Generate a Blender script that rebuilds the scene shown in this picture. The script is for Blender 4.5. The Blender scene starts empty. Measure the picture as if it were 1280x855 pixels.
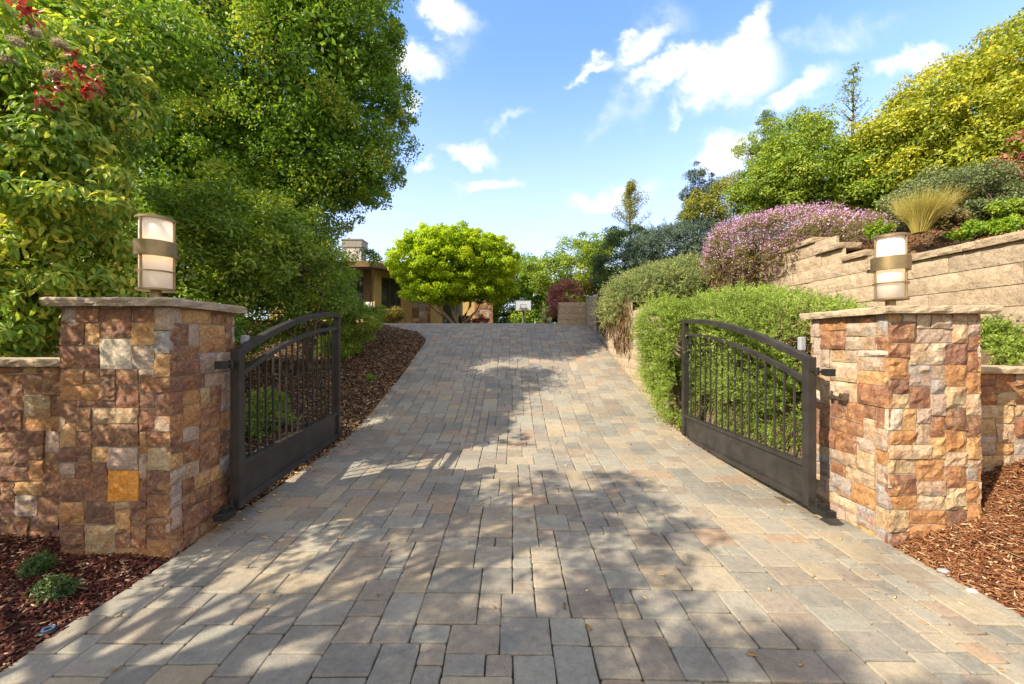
import bpy, bmesh, math, random
import numpy as np
from mathutils import Vector, noise as mnoise

random.seed(7)
R = np.random.default_rng(11)
sc = bpy.context.scene
COL = sc.collection
F, CX, CY, EYE = 500.0, 640.0, 427.5, 1.5


def P(px, py, Y):
    """a point of the place: offset from the eye line at distance Y"""
    return np.array([(px - CX) / F * Y, Y, EYE - (py - CY) / F * Y])


# ------------------------------------------------------------------ objects
def tag(o, label, cat, group=None, kind=None):
    o['label'] = label
    o['category'] = cat
    if group: o['group'] = group
    if kind: o['kind'] = kind
    return o


def empty(name, loc=(0, 0, 0), rz=0.0):
    o = bpy.data.objects.new(name, None)
    COL.objects.link(o)
    o.location = loc
    o.rotation_euler = (0, 0, rz)
    o.empty_display_size = .1
    return o


def thing(name, label, cat, loc=(0, 0, 0), rz=0.0, group=None):
    return tag(empty(name, loc, rz), label, cat, group)


def link_mesh(name, me, mat, parent=None, smooth=False):
    me.materials.append(mat)
    if smooth:
        me.polygons.foreach_set('use_smooth', np.ones(len(me.polygons), dtype=bool))
    o = bpy.data.objects.new(name, me)
    COL.objects.link(o)
    if parent is not None:
        o.parent = parent
    return o


def np_mesh(name, verts, faces, mat, parent=None, attrs=None, smooth=False):
    """faces: (M,k) array of one k"""
    verts = np.asarray(verts, dtype=np.float32)
    if parent is not None and parent.matrix_parent_inverse is not None:
        pass
    faces = np.asarray(faces, dtype=np.int32)
    m, k = faces.shape
    me = bpy.data.meshes.new(name)
    me.vertices.add(len(verts))
    me.vertices.foreach_set('co', verts.ravel())
    me.loops.add(m * k)
    me.loops.foreach_set('vertex_index', faces.ravel())
    me.polygons.add(m)
    me.polygons.foreach_set('loop_start', np.arange(0, m * k, k, dtype=np.int32))
    me.update(calc_edges=True)
    for an, av in (attrs or {}).items():
        a = me.attributes.new(an, 'FLOAT', 'FACE')
        a.data.foreach_set('value', np.asarray(av, dtype=np.float32))
    return link_mesh(name, me, mat, parent, smooth)


class MB:
    """collects shapes of ONE part into one mesh"""
    def __init__(s): s.v = []; s.f = []; s.a = []; s.b = []

    def add(s, vs, fs, a=0.0, b=0.0):
        n = len(s.v)
        s.v.extend([tuple(map(float, q)) for q in vs])
        for f in fs:
            s.f.append(tuple(i + n for i in f)); s.a.append(a); s.b.append(b)
        return s

    def box(s, x0, x1, y0, y1, z0, z1, a=0.0, b=0.0):
        vs = [(x, y, z) for z in (z0, z1) for y in (y0, y1) for x in (x0, x1)]
        return s.add(vs, [(0, 2, 3, 1), (4, 5, 7, 6), (0, 1, 5, 4), (2, 6, 7, 3), (0, 4, 6, 2), (1, 3, 7, 5)], a, b)

    def tube(s, pts, rad, n=8, caps=True):
        pts = [Vector(p) for p in pts]
        if not hasattr(rad, '__len__'): rad = [rad] * len(pts)
        vs = []; fs = []
        for i, p in enumerate(pts):
            d = (pts[min(i + 1, len(pts) - 1)] - pts[max(i - 1, 0)]).normalized()
            ref = Vector((0, 0, 1)) if abs(d.z) < .9 else Vector((1, 0, 0))
            u = d.cross(ref).normalized(); w = d.cross(u)
            for k in range(n):
                an = 2 * math.pi * k / n
                vs.append(p + (u * math.cos(an) + w * math.sin(an)) * rad[i])
        for i in range(len(pts) - 1):
            for k in range(n):
                fs.append((i * n + k, i * n + (k + 1) % n, (i + 1) * n + (k + 1) % n, (i + 1) * n + k))
        if caps:
            fs.append(tuple(range(n))[::-1]); fs.append(tuple(range((len(pts) - 1) * n, len(pts) * n)))
        return s.add(vs, fs)

    def lathe(s, prof, n=40, cx=0, cy=0):
        """closed profile of (r, z)"""
        vs = [(cx + r * math.cos(2 * math.pi * k / n), cy + r * math.sin(2 * math.pi * k / n), z) for r, z in prof for k in range(n)]
        m = len(prof)
        fs = [(i * n + k, i * n + (k + 1) % n, ((i + 1) % m) * n + (k + 1) % n, ((i + 1) % m) * n + k) for i in range(m) for k in range(n)]
        return s.add(vs, fs)

    def strip(s, path, w, t):
        """bar of rectangular section along a path in the x-z plane; w across y, t in the plane"""
        vs = []; fs = []
        m = len(path)
        for i, (x, z) in enumerate(path):
            x0, z0 = path[max(i - 1, 0)]; x1, z1 = path[min(i + 1, m - 1)]
            dx, dz = x1 - x0, z1 - z0; l = math.hypot(dx, dz); nx, nz = -dz / l, dx / l
            for sy, st in ((-1, -1), (1, -1), (1, 1), (-1, 1)):
                vs.append((x + nx * st * t / 2, sy * w / 2, z + nz * st * t / 2))
        for i in range(m - 1):
            for k in range(4):
                fs.append((i * 4 + k, i * 4 + (k + 1) % 4, i * 4 + 4 + (k + 1) % 4, i * 4 + 4 + k))
        fs.append((3, 2, 1, 0)); fs.append(tuple(range(4 * m - 4, 4 * m)))
        return s.add(vs, fs)

    def build(s, name, mat, parent=None, smooth=False, bevel=0.0, seg=2):
        me = bpy.data.meshes.new(name)
        me.from_pydata(s.v, [], s.f)
        if any(s.a) or any(s.b):
            a = me.attributes.new('rnd', 'FLOAT', 'FACE'); a.data.foreach_set('value', s.a)
            a = me.attributes.new('rnd2', 'FLOAT', 'FACE'); a.data.foreach_set('value', s.b)
        bm = bmesh.new(); bm.from_mesh(me)
        bmesh.ops.recalc_face_normals(bm, faces=bm.faces)
        if bevel > 0:
            es = [e for e in bm.edges if len(e.link_faces) == 2 and e.calc_face_angle(0) > .5]
            bmesh.ops.bevel(bm, geom=es, offset=bevel, segments=seg, profile=.6, affect='EDGES', clamp_overlap=True)
        bm.to_mesh(me); bm.free()
        o = link_mesh(name, me, mat, parent, smooth)
        return o


# ------------------------------------------------------------------ materials
class NT:
    def __init__(s, name):
        s.m = bpy.data.materials.new(name); s.m.use_nodes = True
        s.t = s.m.node_tree; s.n = s.t.nodes; s.l = s.t.links
        s.bsdf = s.n['Principled BSDF']; s.out = s.n['Material Output']

    def node(s, typ, **kw):
        o = s.n.new(typ)
        for k, v in kw.items():
            if k in ('operation', 'blend_type', 'data_type', 'attribute_name', 'noise_dimensions', 'feature', 'interpolation_type', 'normalize', 'vector_type', 'clamp'):
                setattr(o, k, v)
        return o

    def link(s, a, b): s.l.new(a, b)

    def attr(s, name): return s.node('ShaderNodeAttribute', attribute_name=name).outputs['Fac']

    def ramp(s, fac, stops, interp='LINEAR'):
        r = s.node('ShaderNodeValToRGB'); e = r.color_ramp.elements
        r.color_ramp.interpolation = interp
        while len(e) < len(stops): e.new(.5)
        for q, (p, c) in zip(e, stops):
            q.position = p; q.color = (*c, 1) if len(c) == 3 else c
        s.link(fac, r.inputs[0]); return r.outputs[0]

    def noise(s, vec, scale, detail=4, rough=.55, dist=0.0):
        o = s.node('ShaderNodeTexNoise'); o.inputs['Scale'].default_value = scale
        o.inputs['Detail'].default_value = detail; o.inputs['Roughness'].default_value = rough
        o.inputs['Distortion'].default_value = dist
        s.link(vec, o.inputs['Vector']); return o.outputs[0]

    def math(s, op, a, b=None, c=None):
        o = s.node('ShaderNodeMath', operation=op)
        for i, q in enumerate((a, b, c)):
            if q is None: continue
            if isinstance(q, (int, float)): o.inputs[i].default_value = q
            else: s.link(q, o.inputs[i])
        return o.outputs[0]

    def mix(s, fac, a, b, blend='MIX'):
        o = s.node('ShaderNodeMix', data_type='RGBA', blend_type=blend)
        for i, q in ((0, fac), (6, a), (7, b)):
            if isinstance(q, (int, float)): o.inputs[i].default_value = q
            elif isinstance(q, tuple): o.inputs[i].default_value = (*q, 1)
            else: s.link(q, o.inputs[i])
        return o.outputs[2]

    def pos(s): return s.node('ShaderNodeNewGeometry').outputs['Position']

    def shifted(s, amount_attr, k=37.0):
        """position shifted by an own amount for each piece, so that no two pieces look the same"""
        o = s.node('ShaderNodeVectorMath', operation='ADD')
        s.link(s.pos(), o.inputs[0])
        m = s.math('MULTIPLY', s.attr(amount_attr), k)
        c = s.node('ShaderNodeCombineXYZ'); s.link(m, c.inputs[0]); s.link(m, c.inputs[1]); s.link(m, c.inputs[2])
        s.link(c.outputs[0], o.inputs[1]); return o.outputs[0]

    def bump(s, h, strength=.5, dist=.01):
        b = s.node('ShaderNodeBump'); b.inputs['Strength'].default_value = strength; b.inputs['Distance'].default_value = dist
        s.link(h, b.inputs['Height']); s.link(b.outputs[0], s.bsdf.inputs['Normal'])

    def fin(s, col=None, rough=.8, spec=.3, metal=0.0):
        if col is not None:
            if isinstance(col, tuple): s.bsdf.inputs['Base Color'].default_value = (*col, 1)
            else: s.link(col, s.bsdf.inputs['Base Color'])
        if isinstance(rough, (int, float)): s.bsdf.inputs['Roughness'].default_value = rough
        else: s.link(rough, s.bsdf.inputs['Roughness'])
        s.bsdf.inputs['Specular IOR Level'].default_value = spec
        s.bsdf.inputs['Metallic'].default_value = metal
        return s.m


def leaf_mat(name, stops, trans=.35, rough=.45, spec=.35, warm=(1.25, 1.2, .5)):
    t = NT(name)
    c = t.ramp(t.attr('rnd'), stops)
    t.fin(c, rough, spec)
    tr = t.node('ShaderNodeBsdfTranslucent')
    cc = t.mix(1.0, c, warm, 'MULTIPLY'); t.link(cc, tr.inputs[0])
    mx = t.node('ShaderNodeMixShader'); mx.inputs[0].default_value = trans
    t.link(t.bsdf.outputs[0], mx.inputs[1]); t.link(tr.outputs[0], mx.inputs[2]); t.link(mx.outputs[0], t.out.inputs[0])
    return t.m


def noisy_mat(name, c0, c1, scale=8, rough=.85, bump=.3, bscale=60, spec=.2, metal=0.0, bdist=.006):
    t = NT(name)
    p = t.node('ShaderNodeTexCoord').outputs['Object']
    c = t.ramp(t.noise(p, scale, 6), [(.3, c0), (.7, c1)])
    if bump: t.bump(t.noise(p, bscale, 5), bump, bdist)
    return t.fin(c, rough, spec, metal)


def stone_mat():
    t = NT('rust_ledgestone')
    q = t.shifted('rnd2')
    base = t.ramp(t.attr('rnd'), [(0, (.20, .095, .06)), (.11, (.33, .17, .075)), (.20, (.125, .068, .055)), (.32, (.33, .28, .23)),
                                  (.43, (.43, .27, .13)), (.51, (.265, .27, .275)), (.60, (.43, .355, .265)), (.69, (.155, .078, .060)),
                                  (.77, (.36, .295, .19)), (.85, (.43, .385, .31)), (.92, (.35, .265, .215)), (.985, (.62, .27, .045))], 'CONSTANT')
    n1 = t.noise(q, 8, 8, .72, 1.6)
    rust = t.ramp(n1, [(.30, (.05, .03, .028)), (.40, (.15, .065, .035)), (.46, (.40, .17, .045)), (.50, (.20, .10, .06)), (.55, (.52, .31, .11)), (.61, (.28, .20, .14)), (.68, (.40, .33, .24)), (.78, (.52, .48, .40))])
    amt = t.ramp(t.noise(q, 5.0, 6, .7, 1.0), [(.40, (.05,) * 3), (.52, (.55,) * 3), (.64, (.95,) * 3)])
    plain = t.math('LESS_THAN', t.attr('rnd'), .845)
    k = t.math('MULTIPLY', amt, t.math('ADD', t.math('MULTIPLY', plain, .62), .16))
    c = t.mix(k, base, rust)
    # pale scuffs and dark pits
    fl = t.ramp(t.noise(q, 26, 7, .75, .8), [(.58, (0, 0, 0)), (.70, (.7, .7, .7))])
    c = t.mix(t.math('MULTIPLY', fl, .7), c, (.55, .50, .43))
    dk = t.ramp(t.noise(q, 15, 7, .75, 1.5), [(.30, (.75, .75, .75)), (.42, (0, 0, 0))])
    c = t.mix(dk, c, (.07, .042, .035))
    fine = t.noise(q, 55, 6, .7)
    c = t.mix(1.0, c, t.ramp(fine, [(.28, (.55,) * 3), (.5, (1.0,) * 3), (.75, (1.4,) * 3)]), 'MULTIPLY')
    # mortar pieces carry rnd below zero
    mort = t.math('LESS_THAN', t.attr('rnd'), -.5)
    c = t.mix(mort, c, (.36, .31, .25))
    h = t.math('ADD', t.math('MULTIPLY', t.noise(q, 22, 6, .65, .6), .7), t.math('MULTIPLY', fine, .3))
    t.bump(h, .9, .014)
    return t.fin(c, .78, .3)


def block_mat():
    t = NT('split_face_block')
    q = t.shifted('rnd2')
    base = t.ramp(t.attr('rnd'), [(0, (.39, .305, .215)), (.5, (.44, .35, .25)), (1, (.37, .30, .22))])
    c = t.mix(1.0, base, t.ramp(t.noise(q, 16, 6, .7, .4), [(.3, (.66, .62, .58)), (.5, (1, 1, 1)), (.72, (1.22, 1.2, 1.16))]), 'MULTIPLY')
    st = t.ramp(t.noise(q, 3.0, 5, .65), [(.46, (0, 0, 0)), (.70, (.7, .7, .7))])
    c = t.mix(st, c, (.25, .195, .14))
    h = t.noise(q, 34, 7, .7, .5)
    t.bump(h, 1.0, .018)
    return t.fin(c, .9, .15)


def paver_mat():
    t = NT('tumbled_paver')
    q = t.shifted('rnd2', 53.0)
    base = t.ramp(t.attr('rnd'), [(0, (.235, .235, .228)), (.14, (.325, .318, .292)), (.27, (.285, .252, .218)), (.40, (.222, .222, .215)),
                                  (.51, (.375, .335, .272)), (.62, (.262, .228, .200)), (.72, (.285, .292, .275)), (.81, (.365, .312, .235)),
                                  (.89, (.335, .31, .272)), (.95, (.355, .262, .20))], 'CONSTANT')
    bl = t.ramp(t.noise(q, 4.2, 4, .6, .9), [(.34, (.215, .222, .225)), (.46, (.33, .305, .272)), (.56, (.30, .265, .245)), (.68, (.39, .335, .265))])
    amt = t.ramp(t.noise(q, 3.0, 3, .55), [(.35, (0, 0, 0)), (.7, (.75, .75, .75))])
    c = t.mix(amt, base, bl)
    fine = t.noise(q, 120, 5, .75)
    mid = t.noise(q, 24, 6, .7, .3)
    c = t.mix(1.0, c, t.ramp(fine, [(.25, (.72,) * 3), (.5, (1.0,) * 3), (.75, (1.2,) * 3)]), 'MULTIPLY')
    c = t.mix(1.0, c, t.ramp(mid, [(.28, (.78,) * 3), (.5, (1.0,) * 3), (.72, (1.15,) * 3)]), 'MULTIPLY')
    # worn pale streaks and darker grime drifting over many pavers
    big = t.noise(t.pos(), .9, 5, .6, .5)
    c = t.mix(1.0, c, t.ramp(big, [(.3, (.78, .78, .79)), (.5, (1, 1, 1)), (.7, (1.15, 1.12, 1.06))]), 'MULTIPLY')
    c = t.mix(1.0, c, (.80, .775, .695), 'MULTIPLY')
    t.bump(t.math('ADD', t.math('MULTIPLY', mid, .75), t.math('MULTIPLY', fine, .25)), .7, .006)
    return t.fin(c, .82, .28)


def mulch_mat(name, stops):
    t = NT(name)
    c = t.ramp(t.attr('rnd'), stops)
    c = t.mix(1.0, c, t.ramp(t.noise(t.pos(), 40, 4), [(.3, (.7,) * 3), (.7, (1.25,) * 3)]), 'MULTIPLY')
    return t.fin(c, .9, .15)


def soil_mat(name, a, b, c3):
    t = NT(name); p = t.pos()
    c = t.ramp(t.noise(p, 28, 8, .75, .6), [(.3, a), (.5, b), (.72, c3)])
    t.bump(t.noise(p, 45, 8, .75), 1.0, .03)
    return t.fin(c, .95, .1)


M = {}
M['stone'] = stone_mat(); M['block'] = block_mat(); M['paver'] = paver_mat()
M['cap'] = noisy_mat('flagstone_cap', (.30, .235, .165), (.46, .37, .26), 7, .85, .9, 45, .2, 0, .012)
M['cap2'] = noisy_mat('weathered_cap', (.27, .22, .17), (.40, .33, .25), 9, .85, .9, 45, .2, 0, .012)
M['iron'] = noisy_mat('bronze_powder_coat', (.020, .018, .018), (.046, .041, .038), 6, .45, .15, 260, .5, 0.15, .001)
M['black'] = noisy_mat('black_steel', (.012, .012, .012), (.02, .02, .02), 30, .45, .1, 200, .5, .2, .001)
M['grey_box'] = noisy_mat('grey_plastic', (.25, .27, .3), (.30, .32, .34), 20, .5, 0)
M['brass'] = noisy_mat('aged_bronze', (.23, .165, .085), (.31, .235, .125), 14, .42, .15, 120, .5, .75, .001)
M['joint'] = soil_mat('joint_sand', (.035, .034, .022), (.085, .07, .052), (.16, .13, .095))
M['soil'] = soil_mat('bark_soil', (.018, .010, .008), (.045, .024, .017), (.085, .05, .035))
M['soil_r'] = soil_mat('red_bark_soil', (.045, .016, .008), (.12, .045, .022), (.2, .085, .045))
M['dry'] = soil_mat('dry_hill_soil', (.10, .075, .045), (.17, .12, .075), (.22, .17, .11))
M['turf'] = soil_mat('far_ground', (.05, .06, .02), (.08, .09, .03), (.13, .11, .06))
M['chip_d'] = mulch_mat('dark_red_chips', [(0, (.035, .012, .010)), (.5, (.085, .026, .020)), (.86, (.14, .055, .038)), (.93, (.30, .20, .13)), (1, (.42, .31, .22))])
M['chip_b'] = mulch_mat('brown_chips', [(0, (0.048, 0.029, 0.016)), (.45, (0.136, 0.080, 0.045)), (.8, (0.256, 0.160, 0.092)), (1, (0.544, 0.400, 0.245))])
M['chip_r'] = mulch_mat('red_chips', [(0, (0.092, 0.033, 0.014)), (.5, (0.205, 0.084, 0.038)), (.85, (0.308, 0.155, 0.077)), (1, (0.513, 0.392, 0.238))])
M['litter'] = mulch_mat('dry_leaves', [(0, (.20, .11, .04)), (.5, (.36, .22, .09)), (1, (.5, .38, .18))])
M['bark'] = noisy_mat('grey_bark', (.07, .05, .035), (.17, .125, .09), 9, .95, 1.0, 22, .1, 0, .03)
M['bark_l'] = noisy_mat('pale_bark', (.22, .16, .10), (.38, .29, .19), 7, .9, .8, 25, .1, 0, .02)

# foliage
M['photinia'] = leaf_mat('photinia_leaf', [(0, (0.093, 0.195, 0.042)), (.35, (0.204, 0.343, 0.062)), (.65, (0.391, 0.489, 0.082)), (.88, (0.720, 0.651, 0.106)), (1, (0.800, 0.538, 0.119))], .42, .5, .3)
M['redleaf'] = leaf_mat('red_new_leaf', [(0, (.14, .015, .016)), (.6, (.30, .03, .03)), (1, (.42, .08, .05))], .35, .4, .4, (1.3, .8, .7))
M['oak'] = leaf_mat('oak_leaf', [(0, (0.066, 0.147, 0.023)), (.4, (0.143, 0.271, 0.034)), (.7, (0.251, 0.371, 0.045)), (.9, (0.454, 0.451, 0.068)), (1, (0.800, 0.699, 0.193))], .45, .5, .3)
M['under'] = leaf_mat('glossy_evergreen_leaf', [(0, (0.084, 0.167, 0.028)), (.5, (0.174, 0.287, 0.041)), (.85, (0.329, 0.424, 0.055)), (1, (0.617, 0.604, 0.083))], .40, .45, .35)
M['maple'] = leaf_mat('lime_maple_leaf', [(0, (0.171, 0.302, 0.016)), (.45, (0.342, 0.492, 0.018)), (.8, (0.531, 0.624, 0.027)), (1, (0.717, 0.664, 0.045))], .5, .55, .2)
M['green'] = leaf_mat('mid_green_leaf', [(0, (0.097, 0.175, 0.024)), (.5, (0.207, 0.307, 0.034)), (.85, (0.326, 0.410, 0.045)), (1, (0.521, 0.491, 0.060))], .36)
M['lime'] = leaf_mat('bright_green_leaf', [(0, (0.107, 0.203, 0.021)), (.5, (0.196, 0.339, 0.028)), (.85, (0.317, 0.423, 0.035)), (1, (0.454, 0.475, 0.042))], .4)
M['gold'] = leaf_mat('gold_tipped_leaf', [(0, (0.139, 0.201, 0.026)), (.4, (0.276, 0.328, 0.034)), (.75, (0.500, 0.476, 0.037)), (1, (0.703, 0.571, 0.051))], .36)
M['olive'] = leaf_mat('olive_leaf', [(0, (0.093, 0.126, 0.030)), (.5, (0.201, 0.234, 0.033)), (.85, (0.340, 0.325, 0.044)), (1, (0.417, 0.306, 0.073))], .3)
M['greygreen'] = leaf_mat('grey_green_leaf', [(0, (0.068, 0.101, 0.040)), (.5, (0.151, 0.194, 0.075)), (1, (0.300, 0.327, 0.150))], .25, .5, .3, (1.1, 1.15, .7))
M['dark'] = leaf_mat('dark_green_leaf', [(0, (0.028, 0.066, 0.021)), (.5, (0.055, 0.109, 0.030)), (1, (0.125, 0.187, 0.040))], .25, .4, .4)
M['juniper'] = leaf_mat('blue_green_needle', [(0, (0.043, 0.086, 0.065)), (.5, (0.094, 0.144, 0.108)), (1, (0.202, 0.245, 0.173))], .2, .6, .25, (1.1, 1.15, .8))
M['rosemary'] = leaf_mat('rosemary_needle', [(0, (0.096, 0.143, 0.030)), (.4, (0.199, 0.284, 0.046)), (.75, (0.327, 0.428, 0.080)), (1, (0.517, 0.572, 0.175))], .28, .55, .3, (1.15, 1.2, .5))
M['rosem2'] = leaf_mat('grey_rosemary_needle', [(0, (0.097, 0.140, 0.054)), (.45, (0.215, 0.269, 0.095)), (.8, (0.367, 0.380, 0.137)), (1, (0.582, 0.459, 0.199))], .25, .55, .3, (1.15, 1.2, .6))  # greyer green of the far mound
M['dead'] = leaf_mat('dead_stem', [(0, (0.115, 0.075, 0.040)), (.5, (0.230, 0.155, 0.086)), (1, (0.380, 0.276, 0.161))], .1, .8, .1, (1, 1, 1))
M['heath'] = leaf_mat('flower_mound_leaf', [(0, (0.103, 0.081, 0.039)), (.4, (0.205, 0.163, 0.072)), (.75, (0.260, 0.237, 0.084)), (1, (0.356, 0.280, 0.155))], .25, .6, .2, (1, 1, .7))
M['pink'] = leaf_mat('pink_petal', [(0, (0.438, 0.198, 0.399)), (.5, (0.633, 0.323, 0.580)), (1, (0.760, 0.542, 0.797))], .3, .6, .2, (1, 1, 1))
M['burg'] = leaf_mat('burgundy_leaf', [(0, (0.127, 0.042, 0.045)), (.5, (0.316, 0.116, 0.099)), (.85, (0.505, 0.211, 0.143)), (1, (0.548, 0.379, 0.161))], .25, .5, .3, (1.2, .9, .8))
M['straw'] = leaf_mat('feather_grass_blade', [(0, (0.220, 0.220, 0.044)), (.5, (0.396, 0.352, 0.083)), (1, (0.605, 0.484, 0.198))], .35, .6, .2, (1.1, 1.1, .6))
M['cream'] = leaf_mat('cream_flower', [(0, (.36, .31, .22)), (1, (.6, .54, .42))], .25, .7, .1, (1, 1, .8))
M['yellow'] = leaf_mat('yellow_shrub_leaf', [(0, (.16, .13, .012)), (.5, (.33, .25, .015)), (1, (.48, .36, .03))], .35)

# house and hoop
M['stucco'] = noisy_mat('ochre_stucco', (.42, .285, .11), (.50, .35, .15), 4, .9, .3, 80)
M['timber'] = noisy_mat('brown_timber', (.15, .085, .045), (.21, .125, .07), 10, .7, .2, 40)
M['roofing'] = noisy_mat('brown_shingle', (.17, .12, .075), (.26, .19, .12), 6, .9, .5, 30)
M['chimney'] = noisy_mat('chimney_stucco', (.40, .38, .35), (.48, .46, .43), 5, .9, .3, 60)
M['chimcap'] = noisy_mat('chimney_metal', (.20, .185, .175), (.26, .24, .225), 8, .6, .1, 60)
M['white'] = noisy_mat('white_paint', (.70, .69, .66), (.78, .77, .74), 6, .6, 0)
M['frame'] = noisy_mat('dark_window_frame', (.05, .04, .03), (.08, .06, .045), 12, .5, 0)
g = NT('window_glass'); g.fin((.035, .045, .04), .04, .8); M['pane'] = g.m
M['steel'] = noisy_mat('galvanised_pole', (.20, .20, .20), (.27, .27, .27), 12, .5, 0, metal=.4)
g = NT('acrylic_board'); g.fin((.42, .47, .52), .2, .5); M['board'] = g.m
M['rim'] = noisy_mat('orange_rim', (.45, .10, .03), (.5, .13, .04), 12, .5, 0)


def shade_mat():
    t = NT('frosted_glass')
    t.fin((.84, .82, .80), .22, .5)
    tr = t.node('ShaderNodeBsdfTranslucent'); tr.inputs[0].default_value = (.92, .86, .78, 1)
    mx = t.node('ShaderNodeMixShader'); mx.inputs[0].default_value = .45
    t.link(t.bsdf.outputs[0], mx.inputs[1]); t.link(tr.outputs[0], mx.inputs[2]); t.link(mx.outputs[0], t.out.inputs[0])
    t.bsdf.inputs['Emission Color'].default_value = (1, .82, .62, 1)
    t.bsdf.inputs['Emission Strength'].default_value = .10
    return t.m


M['shade'] = shade_mat()
g = NT('lit_bulb'); g.fin((.9, .8, .6), .5, .2)
g.bsdf.inputs['Emission Color'].default_value = (1, .58, .22, 1); g.bsdf.inputs['Emission Strength'].default_value = 12
M['bulb'] = g.m

# ------------------------------------------------------------------ heights
_py = np.array([-400, -6, 0, 2.3, 3.0, 4.5, 5.8, 6.5, 7.5, 9.1, 10.6, 12.0, 13.0, 14.0, 16.0, 20.0, 40.0, 600.0])
_pz = np.array([-.6, -.08, -.04, -.02, 0.0, .05, .105, .235, .49, .925, 1.37, 1.80, 2.04, 2.16, 2.22, 2.28, 2.3, 2.3])
_fy = np.linspace(-8, 42, 2001)
_fz = np.interp(_fy, _py, _pz)
_k = np.ones(33) / 33
_fz = np.convolve(np.pad(_fz, 16, mode='edge'), _k, mode='valid')


def ZD(y):
    y = np.asarray(y, dtype=float)
    return np.where((y > -7.5) & (y < 41), np.interp(y, _fy, _fz), np.interp(y, _py, _pz))


def ZT(x, y):
    """drive surface: a slight fall to the right near the entrance"""
    fade = np.clip((6.5 - np.asarray(y)) / 3.0, 0, 1)
    return ZD(y) - .018 * np.clip(np.asarray(x) + .2, 0, 3.2) * fade


def XL(y):
    """left edge of the drive"""
    y = np.asarray(y, dtype=float)
    return np.where(y < 11.0, -2.385, np.where(y < 12.9, -2.385 - 5.5 * (1 - np.sqrt(np.clip(1 - ((y - 11.0) / 1.9) ** 2, 0, 1))), -9.5))


_rx_y = np.array([-9, 2.2, 3.05, 3.9, 4.3, 6.5, 40]); _rx_x = np.array([3.05, 2.95, 2.89, 2.86, 2.80, 2.47, 2.47])


def XR(y): return np.interp(y, _rx_y, _rx_x)


# ------------------------------------------------------------------ ground sheets
def sheet(name, xs, ys, zf, mat, label, cat, xf=None):
    X, Y = np.meshgrid(xs, ys)
    if xf is not None: X = xf(X, Y)
    Z = zf(X, Y)
    v = np.stack([X, Y, Z], -1).reshape(-1, 3)
    nx, ny = len(xs), len(ys)
    i = np.arange(nx * ny).reshape(ny, nx)
    f = np.stack([i[:-1, :-1], i[:-1, 1:], i[1:, 1:], i[1:, :-1]], -1).reshape(-1, 4)
    o = np_mesh(name, v, f, mat, smooth=True)
    tag(o, label, cat, kind='structure')
    return o


def nz(x, y, s, a):
    """gentle unevenness"""
    return a * (np.sin(x * s * 1.7 + 1.3) * np.cos(y * s * 1.3 + .4) + .6 * np.sin(x * s * 3.9 + y * s * 2.7) + .4 * np.cos(y * s * 6.1 - x * s * 4.3))


gx = np.concatenate([[-500, -200, -80, -40], np.linspace(-20, 20, 41), [40, 80, 200, 500]])
gy = np.concatenate([[-300, -100, -40], np.linspace(-8, 42, 101), [80, 200, 500, 900]])
sheet('ground', gx, gy, lambda x, y: ZD(y) - .16 - .6 * np.clip(-1 - y, 0, 1) * 0, M['turf'], 'open ground under the drive and beds reaching the horizon', 'ground')
# sand bed that shows in the joints between the pavers
ss = np.linspace(0, 1, 40)
dy = np.concatenate([np.linspace(.6, 14.2, 180), np.linspace(14.5, 34, 20)])
sheet('driveway_bed', ss, dy, lambda x, y: ZT(x, y) - .016, M['joint'], 'sand bed under the paved drive', 'ground',
      xf=lambda s, y: XL(y) + s * (XR(y) - XL(y)))


def left_bed_z(x, y):
    up = np.clip((y - 3.4) / 1.2, 0, 1)
    d = np.clip(-2.385 - x, 0, 9)
    dd = np.clip(d, 0, .35) / .35
    rise = up * (.05 * dd + .21 * np.clip(d - .15, 0, 2.2) + .04 * np.clip(d - 2.2, 0, 8)) * np.clip((13.2 - y) / 2.2, 0.15, 1) + (1 - up) * (.02 * dd + .02 * np.clip(d, 0, 2))
    return ZD(y) - .012 + rise + nz(x, y, 2.2, .012) * dd


bx = np.concatenate([np.linspace(0, .12, 14), np.linspace(.15, 1, 50)])
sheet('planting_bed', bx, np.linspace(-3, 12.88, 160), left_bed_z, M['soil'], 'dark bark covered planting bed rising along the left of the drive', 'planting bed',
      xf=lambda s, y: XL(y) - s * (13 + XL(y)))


def right_bed_z(x, y):
    d = np.clip(x - XR(y), 0, 9)
    return ZT(XR(y), y) - .012 + .33 * np.clip(d, 0, 2.2) * np.clip(.35 + (y + 1) / 5, .3, 1) + .06 * np.clip(d - 2.2, 0, 9) + nz(x, y, 2.5, .012) * np.clip(d * 4, 0, 1)


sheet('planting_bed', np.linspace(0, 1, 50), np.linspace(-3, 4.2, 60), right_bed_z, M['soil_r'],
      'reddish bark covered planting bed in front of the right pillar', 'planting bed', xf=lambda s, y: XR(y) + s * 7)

_ty = np.array([3.0, 3.75, 4.4, 6.0, 7.65, 9.5, 12.0, 14.0, 30]); _tz = np.array([1.1, 1.16, 1.46, 1.72, 2.02, 2.45, 2.9, 2.85, 3.2])


def terr_z(x, y):
    top = np.interp(y, _ty, _tz) + .1 * np.clip(x - 2.6, 0, 3)
    k = np.clip((x - 2.72) / .95, 0, 1); k = k * k * (3 - 2 * k)
    slope = ZD(y) - .05 + (top - ZD(y) + .05) * k
    f = np.clip((y - 6.5) / .15, 0, 1)
    edge = np.clip((y - 3.70) / .06, 0, 1)
    return (slope * (1 - f) + top * f + nz(x, y, 2.0, .02)) * edge - .2 * (1 - edge)


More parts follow.
